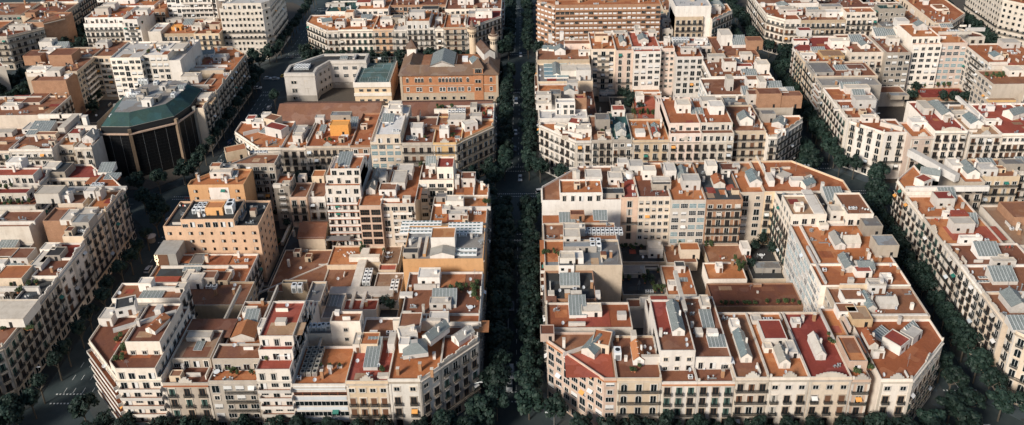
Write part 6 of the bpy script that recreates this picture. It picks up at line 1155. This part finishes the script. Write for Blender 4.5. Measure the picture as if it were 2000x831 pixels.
def clear(x, y):
    '''does any of the crown show past the houses (camera positions up to 20 m aside)?'''
    for cxx in (CAMX-15, CAMX, CAMX+15):
        for ox, oz in ((0, 12.6), (-3, 10.5), (3, 10.5), (0, 7)):
            c = Vector((cxx, CAMY, CAMQ[5])); p = Vector((x+ox, y, oz)); ok = True; L = (c-p).length; d = (c-p)/L
            for i in range(1, 45):
                q = p+d*i*1.2
                if q.z > 37: break
                for bk, items in BYB.items():
                    b = BL[bk]
                    if b[0] < q.x < b[1] and b[2] < q.y < b[3]:
                        for _, it in items:
                            r_ = it[4]
                            if r_[0] < q.x < r_[1] and r_[2] < q.y < r_[3] and q.z < it[5]-.3: ok = False; break
                    if not ok: break
                if not ok: break
            if ok: return True
    return False
def tree(x, y, label, group, small=False, s=1.0, z=0.):
    if not small and not (inview(x, y) and clear(x, y)): return None
    t = thing('plane_tree' if not small else 'courtyard_tree', label, 'tree', (x, y, z), rt.uniform(0, 6.3), group)
    if small:
        link('trunk', STRUNK, t); c = link('crown', rt.choice(SMALL), t, (0, 0, 3.8)); c.scale = (s, s, s*rt.uniform(.9, 1.2)); c.location.z = 2.2+1.6*s
    else:
        link('trunk', rt.choice(TRUNKS), t); c = link('crown', rt.choice(CROWNS), t, (rt.uniform(-.4, .4), rt.uniform(-.4, .4), 9.0)); k = s*rt.uniform(.82, 1.12); c.scale = (k, k, k*rt.uniform(.85, 1.1))
    return t
STREETS = {0: 'central street', -133: 'wide left avenue', 133: 'right street'}
for X, nm in STREETS.items():
    for j in range(3):
        y0, y1 = 133*j, 133*(j+1)
        for s in (-1, 1):
            off = (4.7 if X == 0 and j == 0 else 5.4) if X != -133 else (7.6 if s < 0 else 8.3)
            n = 15 if X != -133 else (14 if s < 0 else 11)
            bname = {(-133, -1, 0): 'D', (-133, 1, 0): 'A', (0, -1, 0): 'A', (0, 1, 0): 'B', (133, -1, 0): 'B', (133, 1, 0): 'C', (-133, -1, 1): 'H', (-133, 1, 1): 'E', (0, -1, 1): 'E', (0, 1, 1): 'F', (133, -1, 1): 'F', (133, 1, 1): 'G', (-133, -1, 2): 'L', (-133, 1, 2): 'I', (0, -1, 2): 'I', (0, 1, 2): 'J', (133, -1, 2): 'J', (133, 1, 2): 'K'}[(X, s, j)]
            for k in range(n):
                y = y0+13+(y1-y0-26)*(k+.5)/n
                if X == -133 and s > 0 and rt.random() < .6: continue
                tree(X+s*off+rt.uniform(-.4, .4), y+rt.uniform(-1.3, 1.3), f"dark green plane tree, {ordw(k)} up the {nm} beside the {BN[bname]}", 'plane trees lining the '+nm, s=(1.12 if j == 0 and X == 0 else .95) if X != -133 else (.72 if s < 0 else .85))
for X, j, bn_, nm in ((-266, 2, 'L', 'outer left street'), (-266, 1, 'H', 'outer left street'), (266, 2, 'N', 'outer right street'), (266, 1, 'G', 'outer right street')):
    for s in (-1, 1):
        for k in range(15): tree(X+s*5.2, 133*j+13+107*(k+.5)/15+rt.uniform(-1, 1), f"plane tree, {ordw(k)} up {'left' if s < 0 else 'right'} kerb of {nm} beside {BN[bn_]}", 'plane trees lining the '+nm)
for j in range(3):
    Y = 133*j
    for (a, bb, bl) in ((-276-115, -276-8, None), (-256, -143, 'DHL'), (-123, -10, 'AEI'), (10, 123, 'BFJ'), (143, 256, 'CGK')):
        if bl is None: continue
        for s in ((1,) if j == 0 else (-1, 1)):
            bq = bl[j] if s > 0 else bl[j-1]
            n = 15
            for k in range(n):
                x = a-3+(bb-a+6)*(k+.5)/n
                if bq in 'E' and s < 0 and k < 2: continue
                # along the chamfers the row bends away from the crossing with the corner
                e = min(x-a, bb-x); yy_ = Y+s*(5.6 + (max(0, 12-e)*.75 if e < 12 else 0))
                tree(x+rt.uniform(-1, 1), yy_+rt.uniform(-.5, .5), f"dark green plane tree, {ordw(k)} from left along {'near' if s > 0 else 'far'} side of {BN[bq]}", 'plane trees along the cross streets', s=.95)
for (x, y) in ((116, 137), (119, 128), (124, 140), (112, 128), (146, 127), (150, 138), (-9, 141), (-15, 138), (14, 137), (-20, 136), (17, 127), (-117, 258), (-12, 127), (-150, 262), (-146, 268), (-118, 271), (147, 262), (143, 258), (149, 272), (-18, 5), (-9, 12), (18, 3), (114, 3), (124, 8), (148, 4), (-150, 5), (-144, 12), (-116, 3), (-13, 6)):
    tree(x, y, f"broad dark plane tree on the chamfered crossing corner near {'left avenue' if x < -100 else 'right street' if x > 100 else 'central street'}", 'plane trees on the crossing corners', s=1.1)
# planters, tables and small trees standing on terraces and in courtyards
cnt = {}
for (f, idx) in PLANTS:
    k, x, y, z, w_, d_, h_ = f; lab = LABEL[idx]; bits = lab.split(', '); where = bits[-1] if len(bits) > 1 else lab
    key = (k, idx); cnt[key] = cnt.get(key, 0)+1; nth = {1: 'first', 2: 'second', 3: 'third', 4: 'fourth', 5: 'fifth'}.get(cnt[key], 'last')
    if k == 'tree':
        tree(x, y, f"{nth} garden tree at the {where}" if 'inside' not in where else f"{nth} small tree in courtyard plot {where}", 'courtyard trees', True, w_/3.6, max(0, z-.5))
    elif k == 'table':
        t = thing('garden_table', f"{nth} round table on terrace, {where}", 'table', (x, y, z), 0, 'terrace tables')
        m_ = MB(); m_.cyl(0, 0, .7, w_*.45, .06, MAT['aluw'], 14); m_.build('tabletop', t); m_ = MB(); m_.cyl(0, 0, 0, .06, .7, MAT['metal'], 6); m_.cyl(0, 0, 0, .35, .04, MAT['metal'], 8); m_.build('leg', t)
        for q in range(3):
            a = q*2.1+.4; c = MB(); X_, Y_ = 1.25*math.cos(a), 1.25*math.sin(a); ch = thing('garden_chair', f"{nth} table's white chair on terrace, {where}", 'chair', (x+X_, y+Y_, z), a, 'terrace chairs')
            c.box(0, 0, .4, .45, .45, .05, MAT['aluw']); c.build('seat', ch); c = MB(); c.box(.22, 0, .45, .05, .45, .45, MAT['aluw']); c.build('backrest', ch); c = MB()
            for sx in (-.19, .19):
                for sy in (-.19, .19): c.box(sx, sy, 0, .04, .04, .4, MAT['metal'])
            c.build('frame', ch)
    elif k in ('plants', 'potw'):
        t = thing('terrace_planter', f"{nth} leafy planter on terrace, {where}" if k == 'plants' else f"{nth} white planter box on roof, {where}", 'planter', (x, y, z), 0, 'terrace planters')
        m_ = MB(); rp = random.Random(idx*31+cnt[key])
        if k == 'potw':
            m_.box(0, 0, 0, 1.5, .7, .7, MAT['hut']); m_.build('trough', t); c = link('foliage', BUSH[0], t, (0, .1, 1.0)); c.scale = (.8, .8, .7); continue
        nb = max(2, min(9, int(w_*d_/3.0)))
        for q in range(nb):
            X_, Y_ = rp.uniform(-w_/2, w_/2), rp.uniform(-d_/2, d_/2); m_.cyl(X_, Y_, 0, .28, .5, MAT['clay'], 8, .36)
            c = link('foliage', rp.choice(BUSH), t, (X_, Y_, .5+h_*.45)); kk = rp.uniform(.6, 1.2); c.scale = (kk, kk, max(.6, h_*.75))
        m_.build('pots', t)
# ================================================================= vehicles, lamps, traffic lights
def paintm(n, c): m_, nt_, p_ = newmat(n); p_.inputs['Base Color'].default_value = c4(c); p_.inputs['Roughness'].default_value = .3; p_.inputs['Coat Weight'].default_value = .4; return m_
CP = {'white': paintm('white_car_paint', (.62, .63, .62)), 'black': paintm('black_car_paint', (.02, .022, .025)), 'grey': paintm('grey_car_paint', (.2, .21, .22)), 'silver': paintm('silver_car_paint', (.42, .44, .45)),
      'yellow': paintm('yellow_car_paint', (.7, .42, .04)), 'red': paintm('red_car_paint', (.3, .03, .02)), 'blue': paintm('blue_car_paint', (.04, .08, .16))}
tyre = plain('tyre_rubber', (.015, .015, .016), .9); lampm = plain('headlight_lens', (.7, .7, .68), .2); tailm = plain('tail_light_lens', (.35, .02, .02), .3)
def car(x, y, a, col, label, van=False):
    t = thing('delivery_van' if van else 'parked_car', label, 'van' if van else 'car', (x, y, 0), a, 'vehicles on the streets'); P = CP[col]
    L, W_ = (4.9, 1.9) if van else (4.2, 1.74); b = MB()
    prof = [(-L/2, .35), (-L/2, .95), (-L/2+.2, 1.0), (L/2-1.2, .95), (L/2-.15, .78), (L/2, .6), (L/2, .35)]
    cab = [(-L/2+.15, 1.0), (-L/2+.45, 1.48), (L/2-1.9, 1.5), (L/2-1.15, .96)] if not van else [(-L/2+.05, 1.0), (-L/2+.12, 2.0), (L/2-1.5, 2.0), (L/2-.85, .96)]
    def ext(pr, hw, mt, tw=1.):
        A = [(px, -hw*(tw if pz > 1.2 else 1), pz) for px, pz in pr]; B = [(px, hw*(tw if pz > 1.2 else 1), pz) for px, pz in pr]
        for i in range(len(pr)): j = (i+1) % len(pr); b.face([A[i], B[i], B[j], A[j]], mt)
        b.face(A, mt); b.face(B[::-1], mt)
    ext(prof, W_/2, P); b2 = b; b2.build('body', t)
    b = MB(); ext(cab, W_/2-.06, MAT['win'], .86); b.build('windows', t)
    b = MB(); z = cab[1][1]; b.box((cab[1][0]+cab[2][0])/2, 0, z-.02, cab[2][0]-cab[1][0]-.05, W_*.80, .06, P); b.build('roof', t)
    for sx in (-L/2+.8, L/2-.85):
        for sy in (-W_/2+.1, W_/2-.1):
            wb = MB(); n = 12
            A = [(sx+.32*math.cos(q*2*math.pi/n), sy-.11, .32+.32*math.sin(q*2*math.pi/n)) for q in range(n)]; B = [(p[0], sy+.11, p[2]) for p in A]
            for q in range(n): wb.face([A[q], A[(q+1) % n], B[(q+1) % n], B[q]], tyre)
            wb.face(A[::-1], MAT['metal']); wb.face(B, MAT['metal']); wb.build('wheel', t)
    for sy in (-.6, .6):
        hb = MB(); hb.box(L/2-.01, sy, .58, .08, .3, .14, lampm); hb.build('headlight', t); hb = MB(); hb.box(-L/2, sy, .75, .06, .25, .16, tailm); hb.build('tail_light', t)
H2 = math.pi/2
for c in ((-1.0, 192, -H2, 'white', 'white car driving down the central street beside the seminary halls', 0), (-1.2, 176, -H2, 'black', 'black car behind the white one on the central street', 0),
    (-8.5, 262, 0, 'white', 'white car waiting by the central street crossing near the turrets', 0), (9.5, 262.5, .1, 'silver', 'silver car opposite the seminary at the central crossing', 0),
    (14, 134, .5, 'black', 'black car parked at the corner under the middle right block', 0), (10.5, 139, .3, 'white', 'white van parked at the corner under the middle right block', 1),
    (132.5, 134.5, .5, 'white', 'white van with long roof crossing the right street junction', 1), (129.4, 136, .5, 'silver', 'silver car beside the white van on the right street junction', 0), (124.8, 135.6, 1.2, 'grey', 'grey car parked left of the white van at the junction', 0),
    (-1.4, 29.5, -H2, 'silver', 'silver car stopped before the front crossing on the central street', 0), (-1.0, 35, -H2, 'white', 'white van behind the silver car at the front crossing', 1),
    (-14, 8.5, -.7, 'white', 'white car parked at the front left chamfered corner', 0), (14.5, 8.2, .7, 'white', 'white car parked at the front right chamfered corner', 0), (11, 9.6, .7, 'black', 'black car parked next to white one at front right corner', 0),
    (-126, 80.5, H2, 'white', 'white car going up the wide left avenue past the hotel', 0), (-127.5, 76.5, H2, 'grey', 'dark grey car behind the white one near the hotel', 0),
    (-139.5, 259, 0, 'white', 'white car at the left edge of the far avenue junction', 0), (-135, 258.5, .1, 'silver', 'silver car in the far avenue junction', 0), (-131, 262, .4, 'yellow', 'yellow taxi crossing the far avenue junction', 0), (-127.5, 265, .9, 'white', 'white car behind the yellow taxi at the junction', 0),
    (-141.5, 246.5, .2, 'white', 'white car under trees below the far avenue junction', 0), (-126, 168, H2, 'silver', 'silver car on the avenue below the seminary block corner', 0), (-126.2, 174, H2, 'white', 'white car ahead of the silver one on the avenue', 0),
    (-130, 60, H2, 'black', 'black car below the white cars on the avenue', 0), (-133, 70, H2, 'red', 'small red car in the middle of the avenue near the front', 0), (-136, 88, H2, 'silver', 'silver car in the left avenue lane before the cycle lane', 0), (-131, 200, H2, 'white', 'white taxi on the avenue beside the seminary block', 0), (-134, 212, H2, 'grey', 'grey car on the avenue below the institute crossing', 0), (-137, 186, H2, 'blue', 'blue car in the left lane above the glass tower', 0), (-128.5, 222, H2, 'silver', 'silver car nearest the institute on the avenue', 0), (-1.2, 66, -H2, 'grey', 'grey car alone between trees on the near central street', 0), (-1, 226, -H2, 'white', 'white van beside the seminary on the central street', 1), (1.4, 150, -H2, 'silver', 'silver car just above the second central crossing', 0), (134, 12, H2, 'white', 'white car under trees at the front right corner', 0), (128, 4, .3, 'silver', 'silver car crossing before the rounded right corner house', 0), (40, 1, 0, 'white', 'white van passing below the front right facades', 1), (-60, -1, 0, 'silver', 'silver car passing below the front left facades', 0),
    (-131, 305, H2, 'white', 'white car high up the wide left avenue', 0), (-128, 320, H2, 'silver', 'silver car highest up the wide left avenue', 0), (-134, 290, H2, 'grey', 'grey car lower of three far up the avenue', 0), (-130.5, 238, H2, 'black', 'black car waiting at the crossing before the institute', 0),
    (130.5, 238.6, .4, 'white', 'white car by the trees at the far right crossing', 0), (128, 241, .5, 'grey', 'grey car by the trees at the far right crossing', 0),
    (-118, 23, .9, 'silver', 'silver car parked by the white corner house front left', 0), (-141, 120, H2, 'white', 'white car parked below the glass tower', 0), (-129, 108, H2, 'white', 'white delivery van near the hotel on the avenue', 1),
    (1.2, 288, -H2, 'white', 'white car far up the central street', 0), (130.5, 101, -H2, 'silver', 'silver car turning into the right street', 0)):
    car(c[0], c[1], c[2], c[3], c[4], bool(c[5]))
# street lamps and signals
def lampmesh():
    m = MB(); m.tube((0, 0, 0), (0, 0, 8), .12, MAT['metal'], 8); m.tube((0, 0, 7.9), (1.8, 0, 8.5), .07, MAT['metal'], 6); a = m.mesh('pole')
    m = MB(); m.box(2.0, 0, 8.4, 1.0, .35, .15, MAT['aluw']); return a, m.mesh('lamp_head')
PL, HL = lampmesh()
for i, (x, y, a, w_) in enumerate(((-11.5, 23, 0, 'left kerb of the front central crossing'), (11.5, 11.5, math.pi, 'right kerb of the front central crossing'), (15, 20, 2.4, 'pavement before the front right corner house'), (-9, 118, 0, 'left kerb above the second central crossing'), (10, 148, math.pi, 'right kerb of the second central crossing'),
    (121, 147, 0, 'kerb before the right junction trees'), (-145, 148, .4, 'pavement in front of the dark glass tower'), (-125, 150, math.pi, 'kerb opposite the dark glass tower'), (-9, 255, 0, 'kerb by the seminary turret'), (10, 255, math.pi, 'right kerb opposite the seminary turret'), (-121, 250, math.pi, 'kerb beside the pale institute'), (-146, 30, 0, 'left kerb of the front avenue crossing'))):
    t = thing('street_lamp', 'tall grey street lamp on the '+w_, 'street lamp', (x, y, .1), a, 'street lamps at the crossings'); link('pole', PL, t); link('lamp_head', HL, t)
for i, (x, y, w_) in enumerate(((-6.3, 24.5, 'left of the front central crossing'), (6.3, 24.5, 'right of the front central crossing'), (-6, 110.2, 'left, below the second central crossing'), (6, 157, 'right, above the second central crossing'), (-6, 242, 'by the seminary'), (6.2, 291, 'right of the far central crossing'), (-122.6, 26, 'by the front left avenue crossing'), (-122.6, 108, 'near the cycle lane on the avenue'))):
    t = thing('traffic_light', 'dark traffic light '+w_, 'traffic light', (x, y, .1), 0, 'traffic lights')
    m_ = MB(); m_.tube((0, 0, 0), (0, 0, 3.2), .07, MAT['iron'], 6); m_.build('pole', t); m_ = MB(); m_.box(0, -.1, 2.4, .32, .25, .95, MAT['dark']); m_.build('signal_head', t)
# entrance canopy pavilion by the avenue
t = thing('street_kiosk', 'pale round topped kiosk among trees on the wide left avenue', 'kiosk', (-142, 106, .1)); m_ = MB(); m_.cyl(0, 0, 0, 1.3, 2.6, MAT['concrete'], 12); m_.build('body', t); m_ = MB(); m_.cyl(0, 0, 2.6, 1.9, .9, MAT['hut'], 12, .3); m_.build('roof', t)
# ================================================================= the row of houses nearer than the picture (they shade the front facades)
for i, (x0, x1) in enumerate(((-256, -143), (-123, -10), (10, 123), (143, 256))):
    b = (x0, x1, -123, -10); BL['front%d' % i] = b; o8 = octo(b); cx, cy = (x0+x1)/2, -66.5; L8 = [(x-cx, y-cy) for x, y in o8]
    t = thing('apartment_house', f"cream ring of houses nearest the viewer, {ordw(i)} from left, below the picture", 'building', (cx, cy, 0)); m_ = MB()
    ins = inset(L8, 22); m_.walls(L8, 0, 22, WALL['c']); m_.walls(ins[::-1], 0, 22, WALL['w']); m_.build('wall', t); m_ = MB()
    for k in range(8): m_.face([(*L8[k], 22), (*L8[(k+1) % 8], 22), (*ins[(k+1) % 8], 22), (*ins[k], 22)], ROOF['t'])
    m_.build('roof', t)
